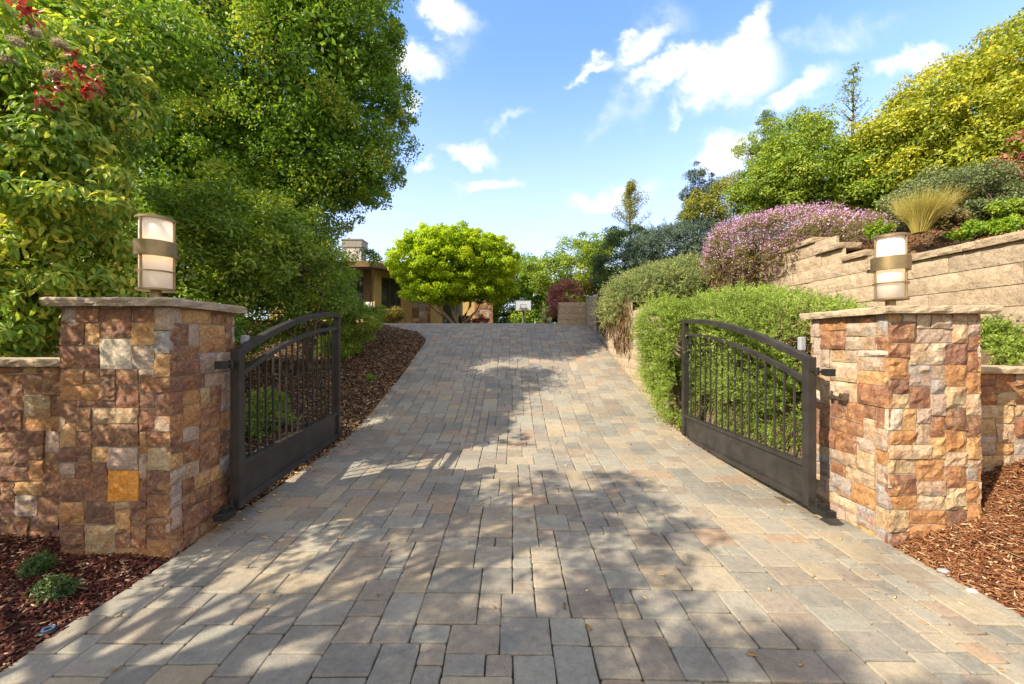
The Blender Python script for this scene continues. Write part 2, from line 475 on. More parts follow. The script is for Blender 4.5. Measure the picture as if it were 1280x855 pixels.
sheet('terrace', np.linspace(2.56, 4.95, 30), np.concatenate([[3.69, 3.70, 3.73, 3.765], np.linspace(3.9, 14.2, 90)]), terr_z, M['dry'], 'planted terrace of dry soil between the two retaining walls', 'terrace')
_uy = np.array([1.5, 3.7, 5.3, 6.3, 8.3, 12, 20, 45]); _uz = np.array([2.3, 2.42, 2.5, 2.85, 3.12, 3.4, 3.6, 3.8])


def hill_z(x, y):
    d = np.clip(x - 5.0, 0, 40)
    return np.interp(y, _uy, _uz) + .36 * np.clip(d, 0, 6) + .16 * np.clip(d - 6, 0, 30) + nz(x, y, 1.3, .05) * np.clip(d, 0, 1)


sheet('hillside', np.concatenate([np.linspace(4.86, 12, 40), np.linspace(13, 45, 20)]), np.linspace(.5, 45, 90), hill_z, M['dry'],
      'dry planted hillside rising above the upper retaining wall', 'hillside')
sheet('back_terrace', np.linspace(1.62, 4.9, 14), np.linspace(13.75, 30, 20), lambda x, y: 2.78 + .02 * (y - 13.7) + .15 * np.clip(x - 2, 0, 3) + nz(x, y, 2, .03), M['dry'],
      'raised soil bed above the low wall at the top of the drive', 'terrace')


# ------------------------------------------------------------------ pavers
def tiling(nx, ny, sizes, weights, rng, forced=()):
    occ = np.zeros((ny, nx), dtype=bool); out = []
    for (i, j, w, h, tone) in forced:
        occ[j:j + h, i:i + w] = True; out.append((i, j, w, h, tone))
    order = list(range(len(sizes)))
    for j in range(ny):
        i = 0
        while i < nx:
            if occ[j, i]: i += 1; continue
            free = 0
            while i + free < nx and not occ[j, i + free] and free < 8: free += 1
            cand = rng.choices(order, weights, k=7) + order[::-1]
            for c in cand:
                w, h = sizes[c]
                if w > free or j + h > ny: continue
                if occ[j:j + h, i:i + w].any(): continue
                if 0 < free - w < 2 and free < 7: continue
                break
            else:
                w, h = free if free < 3 else 2, 1
                while j + h < ny and h < 3 and not occ[j + h, i:i + w].any(): h += 1
            occ[j:j + h, i:i + w] = True
            out.append((i, j, w, h, None)); i += w
    return out


def build_pavers():
    rng = random.Random(5)
    U = .066
    x0, y0 = -9.5, 1.1
    nx = int((3.1 + 9.5) / U); ny = int((15.6 - 1.1) / U)
    sizes = [(3, 3), (4, 3), (4, 4), (3, 4), (5, 3), (2, 2), (5, 4), (3, 2)]
    wts = [20, 20, 20, 10, 14, 6, 9, 8]
    V = []; Fq = []; Ft = []; A = []; B = []
    n_v = 0
    allv = []; faces = []
    for (i, j, w, h, _) in tiling(nx, ny, sizes, wts, rng):
        ax, bx_ = x0 + i * U, x0 + (i + w) * U
        ay, by = y0 + j * U, y0 + (j + h) * U
        cx, cy = (ax + bx_) / 2, (ay + by) / 2
        xl, xr = float(XL(cy)), float(XR(cy))
        if bx_ < xl + .02 or ax > xr - .02: continue
        g_ = rng.uniform(.0014, .0028)
        ax += g_; bx_ -= g_; ay += g_; by -= g_
        cut = .005 + rng.random() * .008
        c2 = cut
        out = [(ax + cut, ay), ((ax + bx_) / 2, ay), (bx_ - cut, ay), (bx_, ay + c2), (bx_, (ay + by) / 2), (bx_, by - c2),
               (bx_ - cut, by), ((ax + bx_) / 2, by), (ax + cut, by), (ax, by - c2), (ax, (ay + by) / 2), (ax, ay + c2)]
        J = .0034
        out = [(x + rng.uniform(-J, J), y + rng.uniform(-J, J)) for x, y in out]
        tx, ty, tz = rng.gauss(0, .006), rng.gauss(0, .006), rng.gauss(0, .0015)
        c = np.array(out)
        mid = c.mean(0)

        def ring(inset, dz):
            d = c - mid
            l = np.linalg.norm(d, axis=1, keepdims=True)
            q = mid + d * (1 - inset / l)
            qx = np.clip(q[:, 0], XL(q[:, 1]), XR(q[:, 1]))
            return np.stack([qx, q[:, 1], ZT(qx, q[:, 1]) + dz + tx * (q[:, 0] - mid[0]) + ty * (q[:, 1] - mid[1]) + tz], -1)
        vs = np.concatenate([ring(0, -.05), ring(0, -.008), ring(.0035, -.0022), ring(.009, 0.0)])
        allv.append(vs)
        for k in range(3):
            for q in range(12):
                faces.append((n_v + k * 12 + q, n_v + k * 12 + (q + 1) % 12, n_v + (k + 1) * 12 + (q + 1) % 12, n_v + (k + 1) * 12 + q))
        faces.append(tuple(n_v + 36 + q for q in range(12)))
        r1, r2 = rng.random(), rng.random()
        A += [r1] * 37; B += [r2] * 37
        n_v += 48
    me = bpy.data.meshes.new('driveway')
    me.from_pydata(np.concatenate(allv).tolist(), [], faces)
    a = me.attributes.new('rnd', 'FLOAT', 'FACE'); a.data.foreach_set('value', A)
    a = me.attributes.new('rnd2', 'FLOAT', 'FACE'); a.data.foreach_set('value', B)
    o = link_mesh('driveway', me, M['paver'])
    tag(o, 'driveway of grey and tan tumbled pavers climbing between the open gates', 'driveway', kind='structure')


build_pavers()
# paved court beyond the crest
sheet('parking_court', np.linspace(-9.5, 1.6, 12), np.linspace(15.5, 19.0, 10), lambda x, y: ZD(y) + .0, M['joint'], 'level paved court beyond the crest of the drive', 'court')


# ------------------------------------------------------------------ stone faces
def stone_face(mb, o, u, n, W, H, unit, rng, sizes, wts, forced=(), proud=(.008, .034), rough=.012, rects=None, gap=.0034, step=.03, dome=.6, pool=None, tilt=.09):
    """a face of individual stones. o: lower start, u: along, n: outward"""
    o, u, n = (np.array(q, dtype=float) for q in (o, u, n))
    up = np.array([0, 0, 1.0])
    if rects is None:
        nx, ny = max(1, round(W / unit)), max(1, round(H / unit))
        ux, uz = W / nx, H / ny
        rects = [(i * ux, (i + w) * ux, j * uz, (j + h) * uz, t) for (i, j, w, h, t) in tiling(nx, ny, sizes, wts, rng, forced)]
    for (a0, a1, b0, b1, tone) in rects:
        a0 += gap; a1 -= gap; b0 += gap; b1 -= gap
        if a1 - a0 < .012 or b1 - b0 < .012: continue
        na = max(3, min(16, int((a1 - a0) / step))); nb = max(3, min(9, int((b1 - b0) / step)))
        pr = rng.uniform(*proud); sd = rng.random() * 100
        tu, tv = rng.uniform(-tilt, tilt), rng.uniform(-tilt, tilt)
        vs = []; J = .004 if tilt > .05 else .002
        cs = [[rng.uniform(-J, J), rng.uniform(-J, J)] for _ in range(4)]
        for jb in range(-1, nb + 2):
            for ia in range(-1, na + 2):
                ca, cb = min(max(ia, 0), na) / na, min(max(jb, 0), nb) / nb
                wob = .0035
                aa = a0 + ca * (a1 - a0); bb = b0 + cb * (b1 - b0)
                jx = cs[0][0] * (1 - ca) * (1 - cb) + cs[1][0] * ca * (1 - cb) + cs[2][0] * (1 - ca) * cb + cs[3][0] * ca * cb
                jz = cs[0][1] * (1 - ca) * (1 - cb) + cs[1][1] * ca * (1 - cb) + cs[2][1] * (1 - ca) * cb + cs[3][1] * ca * cb
                edge = ia <= 0 or jb <= 0 or ia >= na or jb >= nb
                if ia < 0 or jb < 0 or ia > na or jb > nb: dep = -.02
                else:
                    q = Vector((aa * 9 + sd, bb * 9, sd * 1.7))
                    f = mnoise.fractal(q, 1.0, 2.0, 4)
                    f2 = mnoise.cell(Vector((aa * 14 + sd, bb * 18 + f * .6, sd)))
                    dep = pr + rough * (f * 1.0 + (f2 - .5) * .8) + tu * (aa - (a0 + a1) / 2) + tv * (bb - (b0 + b1) / 2)
                    if edge: dep = min(dep, pr) - .007 * dome - rng.random() * .006
                    if dep < .004: dep = .004
                p3 = o + u * (aa + jx + (rng.uniform(-wob, wob) if edge else 0) * (0 if ia in (-1, na + 1) or jb in (-1, nb + 1) else 1)) + up * (bb + jz) + n * dep
                vs.append(p3)
        wdt = na + 3
        fs = [(j * wdt + i, j * wdt + i + 1, (j + 1) * wdt + i + 1, (j + 1) * wdt + i) for j in range(nb + 2) for i in range(na + 2)]
        mb.add(vs, fs, (rng.random() * .98 if pool is None else rng.choice(pool)) if tone is None else tone, rng.random())


S_SIZES = [(4, 2), (3, 2), (5, 2), (4, 3), (5, 3), (6, 3), (2, 2), (3, 3), (6, 2), (5, 1), (2, 3), (4, 4)]
S_W = [16, 8, 15, 16, 12, 8, 6, 8, 10, 4, 4, 4]


def rough_slab(name, x0, x1, y0, y1, z0, z1, mat, parent, seed=1, amp=.014, step=.05, batter=0.0):
    rng = random.Random(seed)
    bm = bmesh.new()
    nx, ny = max(2, int((x1 - x0) / step)), max(2, int((y1 - y0) / step))
    ring = [(x0 + (x1 - x0) * i / nx, y0) for i in range(nx)] + [(x1, y0 + (y1 - y0) * i / ny) for i in range(ny)] + \
           [(x1 - (x1 - x0) * i / nx, y1) for i in range(nx)] + [(x0, y1 - (y1 - y0) * i / ny) for i in range(ny)]
    lv = []
    cx, cy = (x0 + x1) / 2, (y0 + y1) / 2
    for li, (z, ins) in enumerate([(z0, .006), (z0 + (z1 - z0) * .3, 0), (z0 + (z1 - z0) * .7, -.002), (z1 - .006, .001), (z1, .010)]):
        row = []
        for (x, y) in ring:
            q = mnoise.fractal(Vector((x * 11, y * 11, z * 20 + seed * 3.1)), 1, 2, 4)
            dx = amp * q - ins
            sx = 1 if abs(x - x1) < 1e-6 else (-1 if abs(x - x0) < 1e-6 else 0)
            sy = 1 if abs(y - y1) < 1e-6 else (-1 if abs(y - y0) < 1e-6 else 0)
            row.append(bm.verts.new((x + sx * dx, y + sy * dx, z + (.003 * q if li in (0, 4) else 0))))
        lv.append(row)
    n = len(ring)
    for a, b in zip(lv, lv[1:]):
        for k in range(n):
            bm.faces.new((a[k], a[(k + 1) % n], b[(k + 1) % n], b[k]))
    bm.faces.new(lv[0][::-1]); bm.faces.new(lv[-1])
    bmesh.ops.recalc_face_normals(bm, faces=bm.faces)
    me = bpy.data.meshes.new(name); bm.to_mesh(me); bm.free()
    return link_mesh(name, me, mat, parent)


def pillar(x0, x1, y0, y1, zb, zt, seed, label, capm, forced=(), cap=(.05, .05, .05, .05), thick=.058, **sf):
    """a stone clad gate pillar; x0..x1, y0..y1 are the finished faces"""
    rng = random.Random(seed)
    c = ((x0 + x1) / 2, (y0 + y1) / 2, zb)
    t = thing('gate_pillar', label, 'pillar', c)
    t_in = .022
    mb = MB()
    X0, X1, Y0, Y1 = x0 + t_in - c[0], x1 - t_in - c[0], y0 + t_in - c[1], y1 - t_in - c[1]
    H = zt - thick - zb
    mb.box(X0, X1, Y0, Y1, -.3, H - .002, -1.0, .3)
    W, D = X1 - X0, Y1 - Y0
    base = -.3
    HH = H - base - .004
    e = .012
    stone_face(mb, (X0 - e, Y0, base), (1, 0, 0), (0, -1, 0), W + 2 * e, HH, .055, rng, S_SIZES, S_W, forced, **sf)
    stone_face(mb, (X1, Y0 - e, base), (0, 1, 0), (1, 0, 0), D + 2 * e, HH, .055, rng, S_SIZES, S_W, **sf)
    stone_face(mb, (X1 + e, Y1, base), (-1, 0, 0), (0, 1, 0), W + 2 * e, HH, .055, rng, S_SIZES, S_W, **sf)
    stone_face(mb, (X0, Y1 + e, base), (0, -1, 0), (-1, 0, 0), D + 2 * e, HH, .055, rng, S_SIZES, S_W, **sf)
    mb.build('stone_veneer', M['stone'], t, smooth=False)
    l, r, f, b = cap
    rough_slab('cap', x0 - l - c[0], x1 + r - c[0], y0 - f - c[1], y1 + b - c[1], H, H + thick, capm, t, seed)
    return t


SHADE_POOL = [.05, .05, .15, .25, .25, .27, .72, .72, .74, .38, .47, .55, .80, .95, .25, .72]  # mostly dark tones: shade put into the stone colour of the left pillar and wall
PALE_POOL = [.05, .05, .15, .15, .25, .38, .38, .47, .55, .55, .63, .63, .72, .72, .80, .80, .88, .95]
# left pillar: finished front at Y 2.78
ZL0, ZL1 = 0.0, 1.806
RY0 = 3.05
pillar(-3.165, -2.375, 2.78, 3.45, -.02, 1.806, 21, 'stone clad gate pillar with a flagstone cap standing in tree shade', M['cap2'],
       forced=((5, 30, 4, 4, .87), (9, 30, 3, 3, .53), (6, 13, 4, 4, .99)), proud=(.013, .025), rough=.006, dome=.5, pool=SHADE_POOL)
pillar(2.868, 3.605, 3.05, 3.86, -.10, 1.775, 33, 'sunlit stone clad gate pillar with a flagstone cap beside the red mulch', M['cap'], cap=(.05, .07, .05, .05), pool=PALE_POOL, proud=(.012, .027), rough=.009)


def garden_wall(x0, x1, y0, y1, zb, zt, seed, label, **sf):
    rng = random.Random(seed)
    c = ((x0 + x1) / 2, (y0 + y1) / 2, zb)
    t = thing('garden_wall', label, 'wall', c)
    mb = MB(); th = .055
    X0, X1, Y0, Y1 = x0 - c[0], x1 - c[0], y0 + .022 - c[1], y1 - .022 - c[1]
    H = zt - th - zb
    mb.box(X0, X1, Y0, Y1, -.2, H - .002, -1.0, .4)
    stone_face(mb, (X0, Y0, -.2), (1, 0, 0), (0, -1, 0), X1 - X0, H + .2 - .004, .055, rng, S_SIZES, S_W, **sf)
    stone_face(mb, (X1, Y1, -.2), (-1, 0, 0), (0, 1, 0), X1 - X0, H + .2 - .004, .055, rng, S_SIZES, S_W, **sf)
    mb.build('stone_veneer', M['stone'], t)
    rough_slab('cap', X0, X1, Y0 - .06, Y1 + .06, H, H + th, M['cap'], t, seed + 2)
    return t


garden_wall(-6.2, -3.16, 3.02, 3.32, 0.0, 1.372, 5, 'low stone wall with a flagstone cap under the large leaved tree', pool=SHADE_POOL, rough=.008, dome=.5)
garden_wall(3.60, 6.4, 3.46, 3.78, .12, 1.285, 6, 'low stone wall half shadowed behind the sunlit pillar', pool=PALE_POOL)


# ------------------------------------------------------------------ block retaining walls
def course_rects(L, top_of, base_of, zref, ch, rng, lmin=.8, lmax=1.5):
    """rows of long blocks, in (along, height) with height measured from zref"""
    out = []
    j = 0
    while True:
        z0, z1 = j * ch, (j + 1) * ch
        a = -rng.random() * .5; any_ = False
        while a < L:
            b = a + rng.uniform(lmin, lmax)
            aa, bb = max(a, 0), min(b, L)
            m = (aa + bb) / 2
            if bb - aa > .08 and zref + z1 <= top_of(m) + .02 and zref + z1 > base_of(m) - .9:
                out.append((aa, bb, z0, z1, None)); any_ = True
            a = b
        j += 1
        if j * ch > 4: break
    return out


def retaining(name, label, p0, u, n, L, top_of, base_of, zref, ch, seed, back=.3, cap_steps=None, batter=.0):
    """p0: foot of the face at along=0"""
    rng = random.Random(seed)
    t = thing(name, label, 'retaining wall', (p0[0], p0[1], zref))
    mb = MB()
    rects = course_rects(L, top_of, base_of, zref, ch, rng)
    stone_face(mb, (0, 0, 0), u, n, L, 1, .1, rng, None, None, rects=rects, proud=(.027, .033), rough=.0035, gap=.0035, step=.05, dome=.55, tilt=.012)
    # solid backing
    u_, n_ = Vector((*u[:2], 0)), Vector((*n[:2], 0))
    N = max(8, int(L / .25))
    for k in range(N):
        a0, a1 = L * k / N, L * (k + 1) / N
        m = (a0 + a1) / 2
        rows = math.floor((top_of(m) + .02 - zref) / ch)
        h = rows * ch - .012
        q = [u_ * a0, u_ * a1, u_ * a1 - n_ * back, u_ * a0 - n_ * back]
        z0 = -.4
        vs = [(*p.xy, z0) for p in q] + [(*p.xy, h) for p in q]
        fs = [(0, 1, 5, 4), (2, 3, 7, 6), (4, 5, 6, 7)]
        if k == 0: fs.append((3, 0, 4, 7))
        if k == N - 1: fs.append((1, 2, 6, 5))
        mb.add(vs, fs, .4, .5)
    mb.build('block_face', M['block'], t)
    return t


# upper wall along X = 4.8, face looking at the drive; stepped top
def up_top(a):
    y = 2.0 + a
    return 2.455 if y < 5.33 else (2.66 if y < 5.76 else (2.865 if y < 6.28 else 3.07))


def up_base(a): return float(np.interp(2.0 + a, _ty, _tz))


# courses counted so that the uppermost joint lies at 2.455
zref_u = 2.455 - 10 * .205
wu = retaining('retaining_wall', 'long tan split face block wall above the terrace with stepped caps', (4.8, 2.0), (0, 1, 0), (-1, 0, 0), 12.0, up_top, up_base, zref_u, .205, 3)
for k, (a0, a1, zt) in enumerate([(0, 1.1, 2.455), (1.1, 2.2, 2.455), (2.2, 3.36, 2.455), (3.36, 3.78, 2.66), (3.78, 4.28, 2.865), (4.28, 5.4, 3.07), (5.4, 7, 3.07), (7, 9.5, 3.07), (9.5, 12, 3.07)]):
    rough_slab('cap_block', -.07, .26, a0 + .004, a1 - .004, zt - zref_u + .002, zt - zref_u + .082, M['block'], wu, 40 + k, .012)


def lo_top(a): return float(np.interp(4.0 + a, [4, 6, 7.65, 9.5, 12, 13.3], [1.55, 1.82, 2.12, 2.5, 2.95, 2.95])) + .04


def lo_base(a): return float(ZD(4.0 + a))


wl = retaining('retaining_wall', 'tan block wall holding the terrace along the right edge of the drive', (2.53, 6.6), (0, 1, 0), (-1, 0, 0), 6.95, lambda a: lo_top(a + 2.6), lambda a: lo_base(a + 2.6), -.05, .2, 8, back=.28)
wb = retaining('retaining_wall', 'short sunlit tan block wall at the top of the drive under the burgundy shrub', (1.58, 13.62), (1, 0, 0), (0, -1, 0), 1.02, lambda a: 2.86, lambda a: 2.0, 1.85, .2, 9, back=.3)


# ------------------------------------------------------------------ gates
def gate(loc, rz, flip, label):
    """local x runs from the hinge to the free end; flip mirrors the side the hinges sit on"""
    L, B = 2.45, 0.0
    t = thing('driveway_gate', label, 'gate', loc, rz, 'pair of swing gates')
    top = lambda x: 1.265 + .475 * (1 - (1 - x / L) ** 1.9)
    xs = np.linspace(0, L, 29)
    pw = .075
    fr = MB()
    fr.box(-.005, pw - .005, -pw / 2, pw / 2, 0, top(.035) + .028)
    fr.box(L - pw + .005, L + .005, -pw / 2, pw / 2, 0, top(L) + .022)
    fr.strip([(x, .032) for x in (pw - .008, L - pw + .008)], .062, .06)
    fr.build('frame', M['iron'], t, bevel=.004)
    MB().strip([(x, top(x)) for x in np.linspace(pw - .03, L - pw + .03, 29)], .066, .06).build('arched_top_rail', M['iron'], t, bevel=.004)
    low = lambda x: top(x) - .195
    MB().strip([(x, low(x)) for x in np.linspace(pw - .02, L - pw + .02, 29)], .048, .042).build('arched_middle_rail', M['iron'], t, bevel=.003)
    MB().strip([(pw - .02, .352), (L - pw + .02, .352)], .054, .04).build('lower_rail', M['iron'], t, bevel=.003)
    kp = MB()
    kp.box(pw - .012, L - pw + .012, -.006, .006, .055, .345)
    kp.build('kick_panel', M['iron'], t)
    n = 16
    for k in range(n):
        x = pw + (L - 2 * pw) * (k + 1) / (n + 1)
        m = MB(); m.box(x - .0085, x + .0085, -.0085, .0085, .366, low(x) - .015)
        m.build('baluster', M['iron'], t, bevel=.002, seg=1)
    for z in (.055, 1.185):
        h = MB()
        h.tube([(-.14, 0, z), (-.004, 0, z)], .011, 10)
        h.tube([(-.055, 0, z - .035), (-.055, 0, z + .035)], .019, 12)
        h.box(-.16, -.125, -.022, .022, z - .026, z + .026)
        if z < .5: h.box(-.20, -.075, -.05, .05, z - .075, z - .02)
        else: h.box(-.215, -.16, -.03, .03, z - .03, z + .03)
        h.build('hinge', M['black'], t, bevel=.004)
    return t


aL = math.atan2(5.72 - 3.30, -2.497 + 2.275)
gate((-2.262, 3.27, .138), aL, 1, 'open dark bronze gate swung back along the left mulch bed')
aR = math.atan2(5.98 - 3.53, 2.535 - 2.60)
gate((2.625, 3.50, .062), aR, -1, 'open dark bronze gate with rosemary growing through its bars')

# bracket plates carried by the hinge side, fixed on the pillars: small grey sensor boxes
for (x, y, z, lab) in ((-2.335, 3.50, 1.50, 'small pale grey sensor box on the back of the shaded pillar'), (2.84, 3.92, 1.49, 'small pale grey sensor box on the back of the sunlit pillar')):
    t = thing('sensor_box', lab, 'sensor', (x, y, z), 0, 'gate sensors')
    MB().box(-.03, .03, -.025, .025, -.075, .06).build('housing', M['grey_box'], t, bevel=.016, seg=4)
    MB().box(-.012, .012, -.045 if False else .026, .055, -.03, .03).build('bracket', M['black'], t, bevel=.003)


# ------------------------------------------------------------------ lamps
def lamp(x, y, z, label, rods):
    t = thing('pillar_lamp', label, 'lamp', (x, y, z), 0, 'lamps on the gate pillars')
    MB().lathe([(0.0005, 0), (.052, 0), (.052, .008), (.036, .014), (.034, .085), (0.0005, .085)], 32).build('stem', M['brass'], t, smooth=False)
    MB().lathe([(.0005, .085), (.117, .085), (.120, .088), (.120, .098), (.117, .101), (.0005, .101)], 48).build('bottom_plate', M['brass'], t)
    MB().lathe([(.097, .102), (.100, .102), (.100, .618), (.097, .618)], 48).build('glass_shade', M['shade'], t, smooth=True)
    MB().lathe([(.123, .338), (.129, .338), (.130, .341), (.130, .452), (.129, .455), (.123, .455)], 48).build('wide_band', M['brass'], t)
    MB().lathe([(.111, .222), (.119, .222), (.119, .234), (.111, .234)], 48).build('thin_ring', M['brass'], t)
    MB().lathe([(.086, .619), (.122, .619), (.122, .633), (.104, .645), (.086, .645)], 48).build('top_ring', M['brass'], t)
    for k in range(3):
        a = rods + k * math.tau / 3
        m = MB(); m.tube([(.112 * math.cos(a), .112 * math.sin(a), .10), (.112 * math.cos(a), .112 * math.sin(a), .62)], .0085, 10)
        s = MB(); m.build('upright', M['brass'], t)
    b = MB(); b.lathe([(.0005, .37), (.02, .375), (.03, .40), (.03, .43), (.02, .455), (.0005, .46)], 20); b.build('bulb', M['bulb'], t, smooth=True)
    return t


lamp(-2.715, 3.05, 1.803, 'bronze cylinder lamp with frosted glass on the shaded pillar', math.radians(-48.3 - 48))
lamp(3.255, 3.44, 1.772, 'bronze cylinder lamp with frosted glass on the sunlit pillar', math.radians(-133.4 - 60))


# ------------------------------------------------------------------ foliage tools
def unit(v): return v / np.maximum(np.linalg.norm(v, axis=-1, keepdims=True), 1e-9)


def E(px, py, Y, rx, ry, rd):
    """ellipsoid: centre seen at (px,py) at distance Y; rx, ry as seen, rd deep in metres"""
    return (P(px, py, Y), np.array([rx * Y / F, rd, ry * Y / F]))


def puffs_of(ells, n, rng, shell=.6, low_cut=None):
    w = np.array([np.prod(r) ** (2 / 3) for _, r in ells]); w /= w.sum()
    out = []
    tries = 0
    while len(out) < n and tries < n * 20:
        tries += 1
        c, r = ells[rng.choice(len(ells), p=w)]
        d = unit(rng.normal(size=3))
        k = shell + (1 - shell) * rng.random() ** .7
        p = c + d * r * k
        inside = False
        for c2, r2 in ells:
            if c2 is c: continue
            if np.sum(((p - c2) / r2) ** 2) < (shell * .92) ** 2: inside = True; break
        if inside: continue
        if low_cut is not None and p[2] < low_cut(p): continue
        out.append((p, d))
    return np.array([q[0] for q in out]), np.array([q[1] for q in out])


def leaf_mesh(name, c, ln, nr, L, W, rnd, mat, parent, fold=.18, wide=.45, six=False):
    """folded leaves: c base, ln direction, nr normal, L/W sizes"""
    n = len(c)
    side = unit(np.cross(ln, nr)); nr = unit(np.cross(side, ln))
    L = L[:, None]; W = W[:, None]
    if not six:
        m = c + ln * L * wide + nr * (L * fold * .5)
        v = np.stack([c, m + side * W / 2, c + ln * L, m - side * W / 2], 1).reshape(-1, 3)
        b = (np.arange(n) * 4)[:, None]
        f = np.concatenate([b + [0, 1, 2], b + [0, 2, 3]], 1).reshape(-1, 3)
        k = 2
    else:
        mid1 = c + ln * L * .35 + nr * L * .03
        mid2 = c + ln * L * .70 - nr * L * .03
        tip = c + ln * L - nr * L * .16
        up = nr * W * .22
        v = np.stack([c, mid1, mid2, tip, mid1 + side * W * .5 + up, mid2 + side * W * .36 + up, mid1 - side * W * .5 + up, mid2 - side * W * .36 + up], 1).reshape(-1, 3)
        b = (np.arange(n) * 8)[:, None]
        f = np.concatenate([b + q for q in ([0, 1, 4], [4, 1, 5], [1, 2, 5], [5, 2, 3], [0, 6, 1], [6, 7, 1], [1, 7, 2], [7, 3, 2])], 1).reshape(-1, 3)
        k = 8
    if parent is not None:
        v = v - np.array(parent.location)
    return np_mesh(name, v, f, mat, parent, {'rnd': np.repeat(rnd, k)})


def crown(name, ells, n, L, W, np_, pr, mat, parent, seed, shell=.6, up=.5, outw=.7, droop=0.0, six=False, tone=.55, flat=.75, low_cut=None, hang=None, core=.25, inner=0, nz_=.55):
    rng = np.random.default_rng(seed)
    pc, pd = puffs_of(ells, np_, rng, shell, low_cut)
    prr = pr * rng.uniform(.6, 1.35, len(pc))
    pt = rng.random(len(pc))
    idx = rng.integers(0, len(pc), n)
    d = unit(rng.normal(size=(n, 3)) + pd[idx] * .55 + np.array([0, 0, .25]))
    rr = prr[idx] * (core + (1 - core) * rng.random(n) ** .55)
    c = pc[idx] + d * rr[:, None] * np.array([1, 1, flat])
    nr = unit(d * outw + np.array([0, 0, up]) + rng.normal(size=(n, 3)) * nz_)
    ln = rng.normal(size=(n, 3)) + d * .5 + np.array([0, 0, -droop])
    ln = unit(ln - nr * np.sum(ln * nr, -1, keepdims=True) * .8)
    LL = L * rng.uniform(.65, 1.3, n); WW = W * rng.uniform(.7, 1.25, n)
    rnd = np.clip(pt[idx] * tone + rng.random(n) * (1 - tone) + rng.normal(size=n) * .05, 0, 1)
    if inner:
        we = np.array([np.prod(r) ** (2 / 3) for _, r in ells]); we /= we.sum()
        ie = rng.choice(len(ells), inner, p=we)
        ce = np.array([q[0] for q in ells])[ie]; re_ = np.array([q[1] for q in ells])[ie]
        c = np.concatenate([c, ce + unit(rng.normal(size=(inner, 3))) * re_ * (.25 + .65 * rng.random((inner, 1)) ** .6)])
        nr = np.concatenate([nr, unit(rng.normal(size=(inner, 3)) + np.array([0, 0, .4]))]); ln = np.concatenate([ln, unit(rng.normal(size=(inner, 3)))])
        LL = np.concatenate([LL, L * 2.0 * rng.uniform(.7, 1.2, inner)]); WW = np.concatenate([WW, W * 2.2 * rng.uniform(.7, 1.2, inner)])
        rnd = np.concatenate([rnd, rng.random(inner) * .7]); n = len(c)
    keep = np.ones(n, bool)
    if low_cut is not None:
        keep = np.array([q[2] > low_cut(q) for q in c])
    o = leaf_mesh(name, c[keep], ln[keep], nr[keep], LL[keep], WW[keep], rnd[keep], mat, parent, six=six)
    return o, pc, prr


def trunk_mesh(name, base, top, r0, r1, targets, mat, parent, seed, sides=9, bend=.25, nmax=30, rb=.05, fork=.5):
    """tapered trunk plus limbs to some clump centres"""
    rng = random.Random(seed)
    base = Vector(base); top = Vector(top)
    off = Vector(parent.location) if parent else Vector((0, 0, 0))
    mb = MB()
    pts = []; rad = []
    side = Vector((rng.uniform(-1, 1), rng.uniform(-1, 1), 0)) * bend
    for k in range(8):
        f = k / 7
        pts.append(base.lerp(top, f) + side * math.sin(f * math.pi) * .5 + Vector((rng.uniform(-1, 1), rng.uniform(-1, 1), 0)) * r0 * .25 * (k > 0))
        rad.append(r0 + (r1 - r0) * f + (r0 * .35 if k == 0 else 0))
    mb.tube([p - off for p in pts], rad, sides)
    ts = [Vector(q) for q in targets]
    rng.shuffle(ts)
    for q in ts[:nmax]:
        f = rng.uniform(fork, 1.0)
        s = pts[min(7, int(f * 7))]
        m1 = s.lerp(q, .4) + Vector((rng.uniform(-.2, .2), rng.uniform(-.2, .2), rng.uniform(0, .35))) * (q - s).length * .4
        m2 = s.lerp(q, .72) + Vector((rng.uniform(-.1, .1), rng.uniform(-.1, .1), rng.uniform(0, .2))) * (q - s).length * .4
        r = rb * rng.uniform(.6, 1.2)
        mb.tube([s - off, m1 - off, m2 - off, q - off], [min(r * 1.6, rad[-1] * 1.1), r, r * .6, r * .18], 6)
    return mb.build(name, mat, parent, smooth=True)


def plant(name, label, cat, base, ells, n, L, W, np_, pr, mat, seed, trunk=None, bark='bark', group=None, stems=14, **kw):
    """a shrub or tree: an Empty at its foot, trunk and crown"""
    t = thing(name, label, cat, tuple(float(q) for q in base), 0, group)
    o, pc, prr = crown('crown', ells, n, L, W, np_, pr, mat, t, seed, **kw)
    if trunk:
        top, r0, r1, rb, nb, fork = trunk
        trunk_mesh('trunk', base, top, r0, r1, pc, M[bark], t, seed, nmax=nb, rb=rb, fork=fork)
    else:
        # many thin stems from the foot
        rng = random.Random(seed); mb = MB(); off = Vector(base)
        idx = list(range(len(pc))); rng.shuffle(idx)
        for k in idx[:stems]:
            q = Vector(pc[k]) - off
            s = Vector((rng.uniform(-.12, .12), rng.uniform(-.12, .12), -.05))
            ln = q.length
            mb.tube([s, s.lerp(q, .45) + Vector((rng.uniform(-.1, .1), rng.uniform(-.1, .1), .06)) * ln, q], [.012 + .006 * ln, .008 + .004 * ln, .003], 5)
        mb.build('stem', M[bark], t, smooth=True)
    return t


def hollow(p):
    """where a mound is thin"""
    return mnoise.noise(Vector(p) * 3.1) + .6 * mnoise.noise(Vector(p) * 7.3) > -.58


